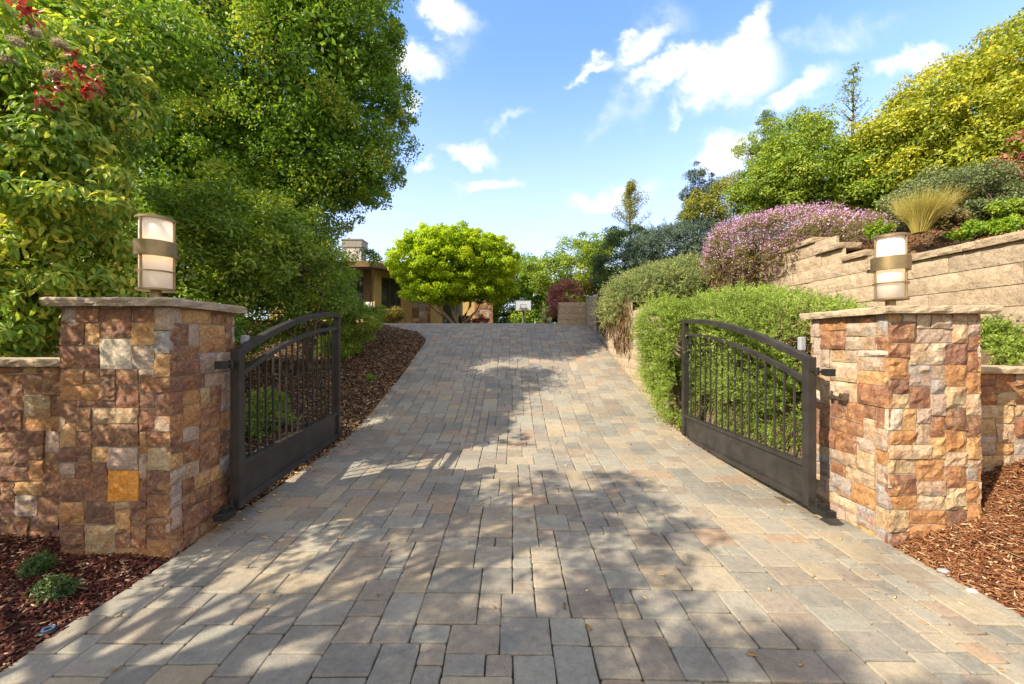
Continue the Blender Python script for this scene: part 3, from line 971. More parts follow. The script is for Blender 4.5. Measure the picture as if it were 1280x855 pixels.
def sprigs(name, ells, n, mat, parent, seed, ls=.16, per=14, nl=.028, nw=.006, shell=.8, up=.6, droop=0.0, low_cut=None, outw=1.0, tone=.6, flat_top=None, keep=None):
    """short needled shoots covering a mound"""
    rng = np.random.default_rng(seed)
    pc, pd = puffs_of(ells, n, rng, shell, low_cut)
    if keep is not None:
        k = np.array([keep(p) for p in pc]); pc = pc[k]; pd = pd[k]
    m = len(pc)
    cl = (np.sin(pc[:, 0] * 7 + pc[:, 2] * 5) + np.sin(pc[:, 1] * 6 - pc[:, 2] * 4 + 1)) * .25 + .5
    d = unit(pd * outw + np.array([0, 0, up - droop]) + rng.normal(size=(m, 3)) * .45)
    l = ls * rng.uniform(.5, 1.4, m) * np.where(rng.random(m) < .07, 1.9, 1.0)
    tt = (np.arange(per) + .5) / per
    pos = pc[:, None, :] + d[:, None, :] * (l[:, None] * tt[None, :])[..., None] + np.array([0, 0, -1.0]) * (l[:, None] * tt[None] ** 2 * (.25 + droop * .3))[..., None]
    ref = unit(rng.normal(size=(m, per, 3)))
    perp = unit(ref - d[:, None, :] * np.sum(ref * d[:, None, :], -1, keepdims=True))
    ln = unit(d[:, None, :] * .75 + perp)
    nr = unit(np.cross(ln, rng.normal(size=(m, per, 3))))
    rn = np.clip(cl[:, None] * tone * .6 + rng.random((m, 1)) * .35 + rng.random((m, per)) * .3 + tt[None] * .12 - .08, 0, 1)
    N = m * per
    LL = nl * rng.uniform(.7, 1.3, N); WW = nw * rng.uniform(.8, 1.3, N)
    return leaf_mesh(name, pos.reshape(-1, 3), ln.reshape(-1, 3), nr.reshape(-1, 3), LL, WW, rn.ravel(), mat, parent, fold=.05), pc


def stems_to(name, base, pts, mat, parent, seed, nmax=40, r=.01, sag=.1):
    rng = random.Random(seed); mb = MB(); off = Vector(parent.location); b = Vector(base) - off
    ids = list(range(len(pts))); rng.shuffle(ids)
    for k in ids[:nmax]:
        q = Vector(pts[k]) - off
        s = b + Vector((rng.uniform(-.15, .15), rng.uniform(-.15, .15), 0))
        ln = (q - s).length
        mb.tube([s, s.lerp(q, .5) + Vector((0, 0, sag * ln)), q], [r * 1.4, r, r * .4], 5)
    return mb.build(name, mat, parent, smooth=True)


# ------------------------------------------------------------------ trees at the left
# near tree with large pointed leaves
nt = thing('photinia_tree', 'large leaved tree with red new shoots leaning over the low left wall', 'tree', (-4.7, 3.95, .3))
e1 = [E(30, 330, 3.9, 110, 130, .6), E(70, 235, 3.7, 105, 75, .5), E(10, 150, 3.7, 85, 100, .5), E(10, 400, 3.75, 70, 60, .3), E(-80, 330, 4.0, 110, 150, .55), E(30, 60, 3.7, 45, 40, .3),
      (np.array([-5.2, 4.15, 4.3]), np.array([.85, .5, .8])), (np.array([-5.9, 4.3, 5.0]), np.array([.7, .5, .7])), (np.array([-4.6, 4.5, 4.2]), np.array([.5, .4, .6]))]
o_, pc_, _ = crown('crown', e1, 42000, .094, .037, 440, .2, M['photinia'], nt, 3, shell=.45, up=.35, outw=1.0, droop=1.3, six=True, tone=.45, nz_=.45,
                   low_cut=lambda p: 1.36 if p[1] < 3.5 else .75)
trunk_mesh('trunk', (-4.7, 3.95, .2), (-4.9, 3.9, 3.6), .10, .05, pc_, M['bark'], nt, 4, nmax=60, rb=.018, fork=.15)
# red shoots and pale flower heads
rng = np.random.default_rng(5)
sh = [P(95, 85, 3.3), P(70, 105, 3.35), P(115, 100, 3.3), P(35, 22, 3.3), P(60, 120, 3.4), P(25, 8, 3.35), P(85, 72, 3.4), P(50, 130, 3.4), P(105, 112, 3.35)]
for q in sh:
    n = 11
    cc = q + rng.normal(size=(n, 3)) * .034
    ln = unit(np.array([.55, -.2, -.25]) + rng.normal(size=(n, 3)) * .5)
    leaf_mesh('red_shoot', cc, ln, unit(rng.normal(size=(n, 3)) * .5 + np.array([0, -.4, .7])), .10 * rng.uniform(.7, 1.2, n), .034 * rng.uniform(.8, 1.2, n), rng.random(n), M['redleaf'], nt, six=True)
for q in [P(20, 52, 3.3), P(75, 55, 3.35), P(68, 92, 3.35), P(8, 75, 3.3), P(40, 40, 3.35)]:
    n = 330
    cc = q + np.clip(rng.normal(size=(n, 3)), -1.6, 1.6) * np.array([.028, .024, .016])
    leaf_mesh('flower_head', cc, unit(rng.normal(size=(n, 3))), unit(rng.normal(size=(n, 3))), .018 * rng.uniform(.7, 1.2, n), .015 * rng.uniform(.8, 1.2, n), rng.random(n), M['cream'], nt)

# oak behind
ot = thing('oak_tree', 'big spreading oak filling the upper left above the shrubs', 'tree', (-6.9, 9.2, 1.5))
e2 = [E(300, 60, 8.6, 165, 150, 2.2), E(405, 120, 8.4, 100, 130, 1.9), E(435, 20, 8.4, 65, 90, 1.6), E(425, 198, 8.4, 62, 58, 1.3), E(180, 110, 8.2, 130, 140, 2.0),
      E(100, 10, 8.0, 130, 110, 1.8), E(115, 70, 4.9, 80, 65, .6), E(195, 50, 5.5, 60, 60, .6), E(250, 220, 8.2, 130, 75, 1.5), E(375, 238, 8.4, 60, 34, 1.0), E(250, -120, 8.6, 240, 120, 2.4), E(420, -90, 8.6, 90, 90, 1.8), E(20, -60, 9, 150, 180, 2.5)]
o_, pc_, _ = crown('crown', e2, 300000, .068, .038, 1050, .44, M['oak'], ot, 8, shell=.5, up=.35, outw=.8, tone=.55, inner=60000)
trunk_mesh('trunk', (-6.9, 9.2, 1.3), (-7.3, 9.2, 6.6), .30, .17, pc_, M['bark'], ot, 9, sides=12, nmax=34, rb=.04, fork=.35, bend=.5)
# hanging edge sprays at the right of the oak
spr = [E(500, 150, 8.4, 16, 20, .4), E(470, 250, 8.3, 24, 12, .35), E(497, 45, 8.5, 14, 14, .3), E(432, 278, 8.2, 22, 9, .3), E(492, 215, 8.3, 14, 18, .3), E(512, 122, 8.4, 8, 10, .3), E(486, 95, 8.5, 14, 20, .3)]
crown('spray', spr, 7000, .06, .03, 70, .13, M['oak'], ot, 10, shell=.2, up=.3)

# understory shrubs under the oak
def lcut(p): return float(left_bed_z(p[0], p[1])) + .05


plant('evergreen_shrub', 'tall dark glossy evergreen shrub rising behind the shaded pillar lamp', 'shrub', (-5.2, 6.0, .8),
      [E(210, 320, 6.0, 95, 85, 1.0), E(300, 300, 6.4, 70, 75, 1.0), E(120, 350, 6.0, 80, 70, 1.0), E(200, 400, 5.8, 90, 50, .8)],
      50000, .085, .036, 300, .3, M['under'], 12, trunk=((-5.1, 6.0, 2.6), .06, .03, .02, 40, .1), shell=.5, up=.5, low_cut=lcut)
plant('evergreen_shrub', 'dense dark evergreen shrub behind the left gate', 'shrub', (-3.75, 7.4, 1.0),
      [E(345, 335, 7.5, 68, 75, .9), E(392, 354, 7.8, 50, 56, .9), E(310, 390, 7.2, 70, 50, .7), E(388, 322, 8.0, 30, 32, .5), E(365, 275, 8.0, 52, 50, .8)],
      46000, .062, .03, 260, .3, M['under'], 13, trunk=((-3.8, 7.5, 2.6), .05, .03, .02, 36, .1), shell=.5, low_cut=lcut)
plant('evergreen_shrub', 'leafy branch ended shrub between the oak and the tiled chimney'.replace('tiled ', 'house '), 'shrub', (-3.9, 10.6, 1.7),
      [E(405, 368, 10.4, 34, 32, .7), E(385, 342, 10.8, 40, 38, .8), E(424, 340, 10.6, 18, 10, .4), E(452, 322, 10.6, 16, 9, .3), E(430, 385, 10.2, 26, 18, .4)],
      17000, .07, .034, 120, .2, M['under'], 14, shell=.4, low_cut=lcut)
plant('low_shrub', 'low bright green shrub spilling on the mulch beyond the left gate', 'shrub', (-3.55, 9.0, 1.15),
      [E(440, 405, 9.0, 34, 22, .5), E(425, 430, 8.7, 26, 20, .4), E(455, 392, 9.4, 26, 14, .4)], 13000, .06, .026, 120, .15, M['green'], 15, shell=.4, low_cut=lcut)
plant('low_shrub', 'small dark green shrub behind the bars of the left gate', 'shrub', (-3.2, 5.6, .45),
      [E(335, 520, 5.6, 24, 30, .3), E(312, 545, 5.1, 22, 28, .25)], 7000, .045, .018, 90, .13, M['under'], 16, shell=.3, low_cut=lcut)
p_ = P(463, 472, 8.0); p_[2] = left_bed_z(p_[0], p_[1])
plant('seedling', 'tiny bright green seedling alone on the dark mulch', 'plant', tuple(p_), [(p_ + [0, 0, .07], np.array([.08, .08, .06]))], 240, .05, .02, 12, .05, M['lime'], 17, shell=.1, stems=5)
# extra trees further left and behind for a closed backdrop
plant('background_tree', 'green tree closing the gap behind the oak', 'tree', (-13.0, 13.0, 1.5),
      [E(-20, 230, 13, 150, 160, 2.5), E(130, 260, 14, 150, 130, 2.2), E(250, 330, 14.5, 110, 90, 2.0), E(60, 380, 12, 150, 80, 1.5), E(310, 250, 14.5, 80, 80, 1.8)],
      70000, .11, .06, 420, .6, M['under'], 18, trunk=((-13, 13, 5), .25, .12, .06, 50, .3), shell=.5)
# tree beside the street, left of where the picture is taken
plant('street_tree', 'leafy tree beside the street casting dappled shade on the pavers', 'tree', (-5.0, -.3, 0),
      [(np.array([-4.0, 0.2, 3.9]), np.array([1.2, 1.5, .9])), (np.array([-4.9, -1.4, 4.6]), np.array([1.4, 1.3, 1.0])), (np.array([-3.5, -1.6, 3.6]), np.array([.9, 1.0, .7])), (np.array([-4.6, 1.6, 2.7]), np.array([.8, .6, 1.3])), (np.array([-5.6, 1.8, 2.4]), np.array([.7, .5, 1.1])), (np.array([-4.2, 2.0, 2.0]), np.array([.5, .4, .7])),
       (np.array([-4.4, 1.1, 4.4]), np.array([1.2, .8, .8])), (np.array([-3.3, .9, 4.2]), np.array([.6, .6, .5])), (np.array([-4.4, -1.9, 5.2]), np.array([1.0, .8, .5])), (np.array([-3.6, -3.0, 4.4]), np.array([.7, .6, .5]))],
      30000, .07, .04, 430, .19, M['oak'], 19, trunk=((-4.8, -.2, 3.4), .14, .08, .035, 40, .5), shell=.35)

# ------------------------------------------------------------------ the lime maple and what stands round the court
mt = thing('maple_tree', 'round lime green maple with pale multiple stems in front of the house', 'tree', (-2.4, 17.6, 2.22))
e3 = [E(567, 325, 17.6, 62, 40, 1.9), E(522, 328, 17.4, 36, 32, 1.4), E(613, 330, 17.6, 34, 34, 1.4), E(545, 365, 17.0, 42, 14, 1.0), E(600, 360, 17.6, 44, 18, 1.2), E(562, 306, 17.6, 58, 24, 1.6)]
o_, pc_, _ = crown('crown', e3, 60000, .10, .06, 420, .27, M['maple'], mt, 22, shell=.72, up=.55, outw=1.3, tone=.4, flat=.6, inner=9000, nz_=.45)
mb = MB(); off = Vector(mt.location)
rngp = random.Random(4)
for (px, py, k) in ((538, 355, 1.0), (556, 345, 1.0), (592, 352, .95), (606, 366, .75), (574, 345, .8), (522, 366, .6)):
    q = Vector(P(px, py, 17.6 + rngp.uniform(-.6, .6)))
    s = Vector((-2.38 + rngp.uniform(-.1, .1), 17.6 + rngp.uniform(-.1, .1), 2.15))
    m1 = s.lerp(q, .5) + Vector(((q.x - s.x) * .12 + rngp.uniform(-.1, .1), rngp.uniform(-.15, .15), -.05))
    pts = [s, s.lerp(m1, .5) + Vector((rngp.uniform(-.05, .05), 0, 0)), m1, m1.lerp(q, .55) + Vector((rngp.uniform(-.1, .1), 0, 0)), q]
    mb.tube([p - off for p in pts], [.085 * k, .075 * k, .062 * k, .045 * k, .02 * k], 8)
for q in pc_[::6]:
    s = Vector(P(567, 352, 17.6)); mb.tube([s + (Vector(q) - s) * .15 - off, s.lerp(Vector(q), .6) + Vector((0, 0, .15)) - off, Vector(q) - off], [.045, .025, .008], 5)
mb.build('trunk', M['bark_l'], mt, smooth=True)

# house
hz = 2.28
h = thing('house', 'single storey ochre house with stone panels and low brown roof behind the maple', 'house', (-6.9, 20, hz))


def hloc(x, y, z=0): return (x + 6.9, y - 20, z)


class Wall:
    """a vertical panel from a to b (plan points), thickness to the back"""
    def __init__(s, a, b):
        s.a = Vector((*a, 0)); s.d = Vector((b[0] - a[0], b[1] - a[1], 0)); s.L = s.d.length; s.d.normalize(); s.n = Vector((s.d.y, -s.d.x, 0))

    def slab(s, mb, t0, t1, z0, z1, out0, out1):
        q = []
        for z in (z0, z1):
            for (t, o) in ((t0, out0), (t1, out0), (t1, out1), (t0, out1)):
                p = s.a + s.d * t + s.n * o
                q.append(hloc(p.x, p.y, z))
        mb.add(q, [(0, 1, 2, 3), (4, 5, 6, 7), (0, 1, 5, 4), (1, 2, 6, 5), (2, 3, 7, 6), (3, 0, 4, 7)])
        return mb


WA = Wall((-6.9, 20.0), (-5.85, 21.75))       # receding face beside the corner post
WB = Wall((-5.98, 21.75), (-.9, 21.75))       # face behind the maple
WC = Wall((-12.5, 20.6), (-6.9, 20.0))        # face looking down the drive
EV = 2.85
wall_mb = MB()
WA.slab(wall_mb, 0, WA.L, 2.55, EV, 0, -.2); WA.slab(wall_mb, 0, WA.L, -.3, .45, 0, -.2)
WA.slab(wall_mb, WA.L - .25, WA.L, .45, 2.55, 0, -.2)
WB.slab(wall_mb, 0, WB.L, 2.45, EV, 0, -.2)
for (a, b) in ((.02, .55), (1.55, 2.2), (3.3, 3.95)): WB.slab(wall_mb, a, b, -.3, 2.45, 0, -.2)
WC.slab(wall_mb, 0, WC.L, 2.5, EV, 0, -.2); WC.slab(wall_mb, 0, WC.L, -.3, .7, 0, -.2); WC.slab(wall_mb, 0, 3.4, .7, 2.5, 0, -.2)
wall_mb.build('wall', M['stucco'], h)
# stone panels between the ochre piers
for (a, b) in ((.56, 1.54), (3.96, 4.94)):
    m = MB(); rg = random.Random(int(a * 10)); p = WB.a + WB.d * a
    m2 = MB(); WB.slab(m2, a, b, -.3, 2.45, -.02, -.18); m.add(m2.v, m2.f, -1.0, .2)
    stone_face(m, hloc(p.x, p.y - .0, -.3), (1, 0, 0), (0, -1, 0), b - a, 2.74, .09, rg, S_SIZES, S_W, step=.12)
    m.build('stone_panel', M['stone'], h)
post = MB(); WA.slab(post, -.02, .42, -.3, EV - .02, .06, -.12); post.build('corner_post', M['stucco'], h, bevel=.01)
post = MB(); WC.slab(post, WC.L - .55, WC.L - .1, -.3, EV - .02, .03, -.12); post.build('corner_post', M['timber'], h, bevel=.01)


def window(w, a, b, z0, z1, mull=()):
    fm = MB(); t = .07
    w.slab(fm, a, a + t, z0, z1, -.03, -.12); w.slab(fm, b - t, b, z0, z1, -.03, -.12)
    w.slab(fm, a + t, b - t, z0, z0 + t, -.03, -.12); w.slab(fm, a + t, b - t, z1 - t, z1, -.03, -.12)
    for q in mull: w.slab(fm, a + (b - a) * q - .03, a + (b - a) * q + .03, z0 + t, z1 - t, -.035, -.11)
    f = fm.build('window', M['frame'], h)
    pm = MB(); w.slab(pm, a + t, b - t, z0 + t, z1 - t, -.07, -.085); pm.build('pane', M['pane'], f)


window(WA, .43, 1.02, .46, 2.54); window(WA, 1.03, WA.L - .26, .46, 2.54)
window(WB, 2.21, 3.29, -.05, 2.44, (.5,))
window(WC, 3.42, WC.L - .56, .71, 2.49, (.33, .66))
# roof: low hipped slab with deep eaves
def roof_build():
    eave = [(-13.4, 19.4), (-6.75, 18.95), (-5.1, 21.0), (.0, 21.0), (.0, 28), (-13.4, 28)]
    ridge = [(-10.6, 23.2), (-8.6, 22.8), (-6.2, 24.2), (-2.8, 24.4), (-2.8, 25), (-10.6, 25)]
    m = MB(); n = 6
    v = [hloc(x, y, EV + .0) for x, y in eave] + [hloc(x, y, EV + .22) for x, y in eave] + [hloc(x, y, EV + 1.05) for x, y in ridge]
    f = [tuple(range(n))[::-1]] + [(k, (k + 1) % n, n + (k + 1) % n, n + k) for k in range(n)] + [(n + k, n + (k + 1) % n, 2 * n + (k + 1) % n, 2 * n + k) for k in range(n)] + [tuple(range(2 * n, 3 * n))]
    m.add(v, f)
    r = m.build('roof', M['roofing'], h)
    fa = MB()
    q = [Vector((*p, 0)) for p in eave]
    for k in range(3):
        d = (q[k + 1] - q[k]).normalized(); nn = Vector((d.y, -d.x, 0))
        a, b = q[k] + nn * .004, q[k + 1] + nn * .004
        vs = [hloc(p.x, p.y, z) for z in (EV - .06, EV + .16) for p in (a, b, b + nn * .03, a + nn * .03)]
        fa.add(vs, [(0, 1, 2, 3), (4, 5, 6, 7), (0, 1, 5, 4), (1, 2, 6, 5), (2, 3, 7, 6), (3, 0, 4, 7)])
    fa.build('fascia', M['timber'], h)
    return r


roof = roof_build()
cx, cy, cz = hloc(-8.45, 21.6, 0)
ch = MB(); ch.box(cx - .5, cx + .45, cy - .4, cy + .4, EV - .2, 4.25); chm = ch.build('chimney', M['chimney'], h, bevel=.01)
c2 = MB(); c2.box(cx - .55, cx + .5, cy - .45, cy + .45, 4.25, 4.62); c2.box(cx - .58, cx + .53, cy - .48, cy + .48, 4.62, 4.68); c2.build('chimney_cap', M['chimcap'], chm)
# small white meter box by the corner post
t = thing('meter_box', 'small white box standing by the corner of the ochre house', 'box', (-6.95, 19.45, 2.28))
MB().box(-.18, .18, -.12, .12, 0, 1.15).build('cabinet', M['white'], t, bevel=.015)
MB().box(-.04, .04, -.135, -.121, .62, .8).build('latch', M['black'], t)

plant('golden_shrub', 'golden tipped shrub in front of the house window', 'shrub', (-5.9, 18.9, 2.25),
      [E(488, 394, 18.8, 17, 9, .55), E(478, 396, 18.7, 10, 8, .4)], 7000, .08, .035, 70, .17, M['straw'], 30, shell=.3)
plant('burgundy_hedge', 'low dark burgundy shrub at the foot of the lime maple', 'shrub', (-1.7, 18.6, 2.25),
      [E(596, 401, 18.6, 15, 6, .4), E(578, 402, 18.8, 14, 6, .4)], 5000, .07, .035, 50, .14, M['burg'], 31, shell=.2)
# hoop
bh = P(654, 392, 21.0)
t = thing('basketball_hoop', 'portable basketball hoop standing in front of yellow green bushes', 'basketball hoop', (bh[0], bh[1], 2.28))
zb_ = P(654, 382, 21)[2] - 2.28
MB().tube([(0, .35, 0), (0, .3, zb_ - .3), (0, .06, zb_)], .05, 10).build('pole', M['steel'], t)
MB().box(-.42, .42, 0, .04, zb_ - .28, zb_ + .28).build('backboard', M['board'], t, bevel=.01)
m = MB()
for (a, b, c, d) in ((-.42, .42, .25, .28), (-.42, .42, -.28, -.25), (-.42, -.39, -.25, .25), (.39, .42, -.25, .25), (-.16, .16, .06, .08), (-.16, .16, -.16, -.14), (-.16, -.14, -.14, .06), (.14, .16, -.14, .06)):
    m.box(a, b, -.008, -.001, zb_ + c, zb_ + d)
m.build('backboard_stripe', M['steel'], t)
MB().lathe([(.215, zb_ - .2), (.235, zb_ - .2), (.235, zb_ - .18), (.215, zb_ - .18)], 24, 0, -.26).build('rim', M['rim'], t)

# ------------------------------------------------------------------ shrubs closing the view behind the court
plant('background_tree', 'yellow green tree between the maple and the hoop', 'tree', (1.0, 24, 2.2),
      [E(655, 350, 24, 42, 28, 1.8), E(640, 385, 23.5, 50, 22, 1.5), E(700, 380, 24, 40, 26, 1.6), E(660, 400, 23, 60, 14, 1.2), E(620, 398, 23.5, 40, 14, 1.2)], 36000, .13, .075, 240, .45, M['lime'], 33, trunk=((1.0, 24, 5), .16, .08, .05, 30, .2), shell=.5)
plant('background_tree', 'bright green rounded tree behind the burgundy shrub', 'tree', (3.6, 22.5, 2.9),
      [E(725, 330, 22, 42, 36, 1.8), E(760, 325, 22, 40, 34, 1.8), E(690, 345, 22.5, 36, 24, 1.5), E(745, 365, 21, 50, 25, 1.2)], 34000, .12, .07, 260, .42, M['green'], 34, trunk=((3.6, 22.5, 5), .15, .08, .05, 30, .2), shell=.5)
plant('background_tree', 'dull green tree far behind the lime maple', 'tree', (-1.2, 30, 2.3),
      [E(640, 345, 30, 40, 20, 2), E(600, 360, 30, 60, 30, 2)], 14000, .16, .09, 130, .55, M['olive'], 35, trunk=((-1.2, 30, 5), .18, .1, .05, 20, .2), shell=.5)
plant('burgundy_shrub', 'burgundy shrub above the short wall at the top of the drive', 'shrub', (2.0, 14.4, 2.8),
      [E(709, 368, 14.3, 22, 20, .6), E(696, 378, 14.0, 12, 20, .35)], 12000, .05, .025, 120, .14, M['burg'], 36, shell=.4)
plant('yellow_shrub', 'small yellow shrub between the burgundy shrub and the terrace wall', 'shrub', (2.95, 14.3, 2.85),
      [E(743, 358, 14.2, 17, 11, .4)], 5000, .05, .025, 50, .13, M['yellow'], 37, shell=.3)
p_ = P(681, 402, 17.0)
plant('clipped_cone', 'tiny pale green conical shrub at the foot of the yellow green bushes', 'shrub', (p_[0], p_[1], 2.2),
      [E(682, 396, 17, 9, 12, .3), E(683, 388, 17, 5, 8, .2)], 3000, .05, .02, 40, .1, M['greygreen'], 38, shell=.3)

# young conifer
def sapling(px, pyb, pyt, Y, wid, mat, label, name, seed, n=3200, cat='tree', lean=0.0, gap=9, lv=.05):
    b = P(px, pyb, Y); tp = P(px + lean, pyt, Y)
    t = thing(name, label, cat, tuple(b))
    rg = random.Random(seed); mb = MB(); pts = []
    H = tp[2] - b[2]
    o = Vector((tp[0] - b[0], 0, H))
    mb.tube([(0, 0, -.2), o * .5 + Vector((rg.uniform(-.05, .05), 0, 0)), o], [.02 + H * .012, .012 + H * .006, .006], 7)
    for k in range(gap):
        f = .22 + .75 * k / (gap - 1)
        for q in range(3):
            an = rg.random() * 6.28; r = wid * (1.05 - f) * rg.uniform(.6, 1.15) + .08 * wid
            s = o * f
            e = s + Vector((math.cos(an) * r, math.sin(an) * r, r * .75))
            mb.tube([s, s.lerp(e, .5) + Vector((0, 0, -.05 * r)), e], [.012, .008, .003], 5)
            for g_ in range(7): pts.append(s.lerp(e, .25 + .75 * g_ / 6))
    for k in range(6): pts.append(o * (.85 + .15 * k / 5))
    mb.build('trunk', M['bark'], t, smooth=True)
    rn = np.random.default_rng(seed); pa = np.array(pts)
    ix = rn.integers(0, len(pa), n)
    c = pa[ix] + rn.normal(size=(n, 3)) * wid * .075 + np.array(t.location)
    ln = unit(rn.normal(size=(n, 3)) + np.array([0, 0, .5]))
    leaf_mesh('crown', c, ln, unit(rn.normal(size=(n, 3))), lv * rn.uniform(.7, 1.3, n), lv * .38 * rn.uniform(.7, 1.3, n), rn.random(n), mat, t)
    return t


sapling(788, 305, 231, 15.5, .95, M['olive'], 'brownish young conifer standing alone against the sky', 'young_conifer', 41, 4200, gap=10, lv=.075)

plant('round_shrub', 'dark green rounded shrub on the bank behind the terrace', 'shrub', (4.0, 13.0, 3.1),
      [E(778, 320, 13, 36, 38, 1.0), E(800, 335, 12.6, 30, 28, .8), E(756, 345, 12.8, 16, 20, .5), E(790, 300, 13.2, 26, 18, .7)], 26000, .055, .026, 200, .2, M['dark'], 42, trunk=((4.0, 13, 3.9), .06, .03, .02, 26, .1), shell=.5)

# ------------------------------------------------------------------ terrace mounds
def mound(name, label, base, ells, n, mat, seed, stem='dead', **kw):
    t = thing(name, label, 'shrub', base)
    o, pc = sprigs('crown', ells, n, mat, t, seed, **kw)
    stems_to('stem', base, pc, M['bark'], t, seed, 60, .008)
    return t


def low_r(p): return float(ZT(p[0], p[1])) + .03 if p[0] < 2.6 else -1


near_m = [(np.array([3.35, 5.9, 1.72]), np.array([1.0, 1.25, .50])), (np.array([3.5, 5.0, 1.60]), np.array([.85, .75, .40])), (np.array([2.72, 6.5, 1.45]), np.array([.42, .75, .58])),
          (np.array([2.60, 5.8, 1.2]), np.array([.36, .85, .62])), (np.array([2.62, 6.4, .75]), np.array([.24, .60, .55])), (np.array([2.66, 5.5, .65]), np.array([.26, .55, .50])),
          (np.array([3.0, 4.8, 1.15]), np.array([.38, .45, .42])), (np.array([2.50, 6.75, 1.1]), np.array([.26, .36, .5])), E(828, 412, 6.6, 28, 38, .45), (np.array([3.15, 4.55, .75]), np.array([.36, .5, .5])), (np.array([3.15, 5.3, .7]), np.array([.36, .5, .5]))]
nm = mound('rosemary', 'big bright green rosemary mound tumbling over the wall behind the right gate', (3.3, 5.8, 1.65), near_m, 21000, M['rosemary'], 51, ls=.17, per=22, nl=.036, nw=.0075, shell=.62, low_cut=low_r, keep=lambda p: (p[0] > (2.68 if p[2] > .75 else 2.92) or p[1] > 6.1) and hollow(p))
far_m = [E(832, 358, 9.3, 52, 24, .9), E(800, 375, 9.2, 42, 32, .8), E(858, 345, 9.6, 34, 20, .7), E(872, 362, 9.0, 28, 16, .5), E(762, 386, 10.0, 12, 20, .3)]
fm = mound('rosemary', 'grey green rosemary mound hanging over the far end of the drive wall', (3.4, 9.3, 2.45), far_m, 7500, M['rosem2'], 52, ls=.2, per=18, nl=.045, nw=.011, shell=.62, low_cut=low_r, keep=hollow)
rng = np.random.default_rng(50)
n = 2200
bp = np.array([P(1000, 408, 4.6), P(985, 450, 4.6), P(960, 470, 4.9), P(1010, 430, 4.4)])[rng.integers(0, 4, n)] + rng.normal(size=(n, 3)) * np.array([.16, .16, .12])
leaf_mesh('dry_stem', bp, unit(rng.normal(size=(n, 3)) + np.array([-.2, -.3, .5])), unit(rng.normal(size=(n, 3))), .11 * rng.uniform(.5, 1.3, n), .007 * rng.uniform(.6, 1.4, n), rng.random(n), M['dead'], nm)
# dry hanging stems under it
rng = np.random.default_rng(53)
n = 1100
yy = rng.uniform(8.2, 11.2, n); zt_ = rng.uniform(-.1, .75, n)
base_z = np.interp(yy, _ty, _tz)
cc = np.stack([2.46 - rng.random(n) * .10, yy, base_z + .30 + .12 * np.sin(yy * 3.3) - rng.random(n) ** .7 * 1.25 * (.8 + .2 * np.sin(yy * 9 + 1))], -1)
ok = cc[:, 2] > ZD(yy) + .12
cc = cc[ok]; n = len(cc)
leaf_mesh('dry_stem', cc, unit(np.array([0, 0, -1.0]) + rng.normal(size=(n, 3)) * .18), unit(np.array([-1.0, 0, 0]) + rng.normal(size=(n, 3)) * .3), .20 * rng.uniform(.6, 1.3, n), .013 * rng.uniform(.6, 1.4, n), rng.random(n), M['dead'], fm)
# juniper
mound('juniper', 'blue green spreading juniper between the round shrub and the pink flowers', (5.0, 10.4, 3.0), [E(840, 312, 10.8, 48, 24, .9), E(868, 300, 10.6, 40, 18, .8), E(812, 318, 11.0, 26, 24, .6), E(875, 328, 10.2, 30, 22, .6)],
      4200, M['juniper'], 54, ls=.22, per=18, nl=.055, nw=.014, shell=.65)
# pink flowering mound over the upper wall
pk = thing('flowering_shrub', 'wide mound of pink flowers spilling over the stepped wall', 'shrub', (5.3, 7.2, 3.0))
pe = [E(985, 291, 7.4, 66, 19, .6), E(930, 308, 7.9, 40, 30, .5), E(912, 328, 8.0, 26, 28, .4), E(1040, 287, 6.6, 44, 11, .45), E(962, 316, 7.35, 40, 22, .3), E(1072, 287, 6.1, 20, 8, .35), E(1000, 278, 7.8, 50, 11, .6),
      E(950, 332, 7.5, 24, 20, .22), E(985, 314, 6.85, 24, 12, .2), E(925, 345, 7.9, 18, 18, .2)]
o_, pc_ = sprigs('crown', pe, 5200, M['heath'], pk, 55, ls=.14, per=16, nl=.035, nw=.010, shell=.7)
stems_to('stem', (5.3, 7.2, 3.0), pc_, M['bark'], pk, 55, 50, .008)
rng = np.random.default_rng(56)
fp, fd = puffs_of(pe, 9000, rng, .93)
keep = (rng.random(len(fp)) < np.clip(.45 + fd[:, 2] * .8, .16, 1))
fp, fd = fp[keep], fd[keep]
idx = np.repeat(np.arange(len(fp)), 3); n = len(idx)
leaf_mesh('blossom', fp[idx] + fd[idx] * rng.uniform(.05, .17, (n, 1)) + rng.normal(size=(n, 3)) * .012, unit(rng.normal(size=(n, 3)) + fd[idx] * .2), unit(fd[idx] + rng.normal(size=(n, 3)) * .5), .022 * rng.uniform(.7, 1.2, n), .018 * rng.uniform(.8, 1.2, n), rng.random(n), M['pink'], pk)
# dry skirt under the flowers
n = 1500
fp2, fd2 = puffs_of([E(905, 345, 8.1, 18, 22, .3), E(935, 340, 7.8, 20, 18, .25), E(965, 330, 7.5, 16, 12, .2)], n, rng, .4)
n = len(fp2)
leaf_mesh('dry_stem', fp2, unit(np.array([0, 0, -1.0]) + rng.normal(size=(n, 3)) * .3), unit(np.array([-1.0, 0, 0]) + rng.normal(size=(n, 3)) * .4), .14 * rng.uniform(.6, 1.3, n), .011 * rng.uniform(.6, 1.4, n), rng.random(n), M['dead'], pk)

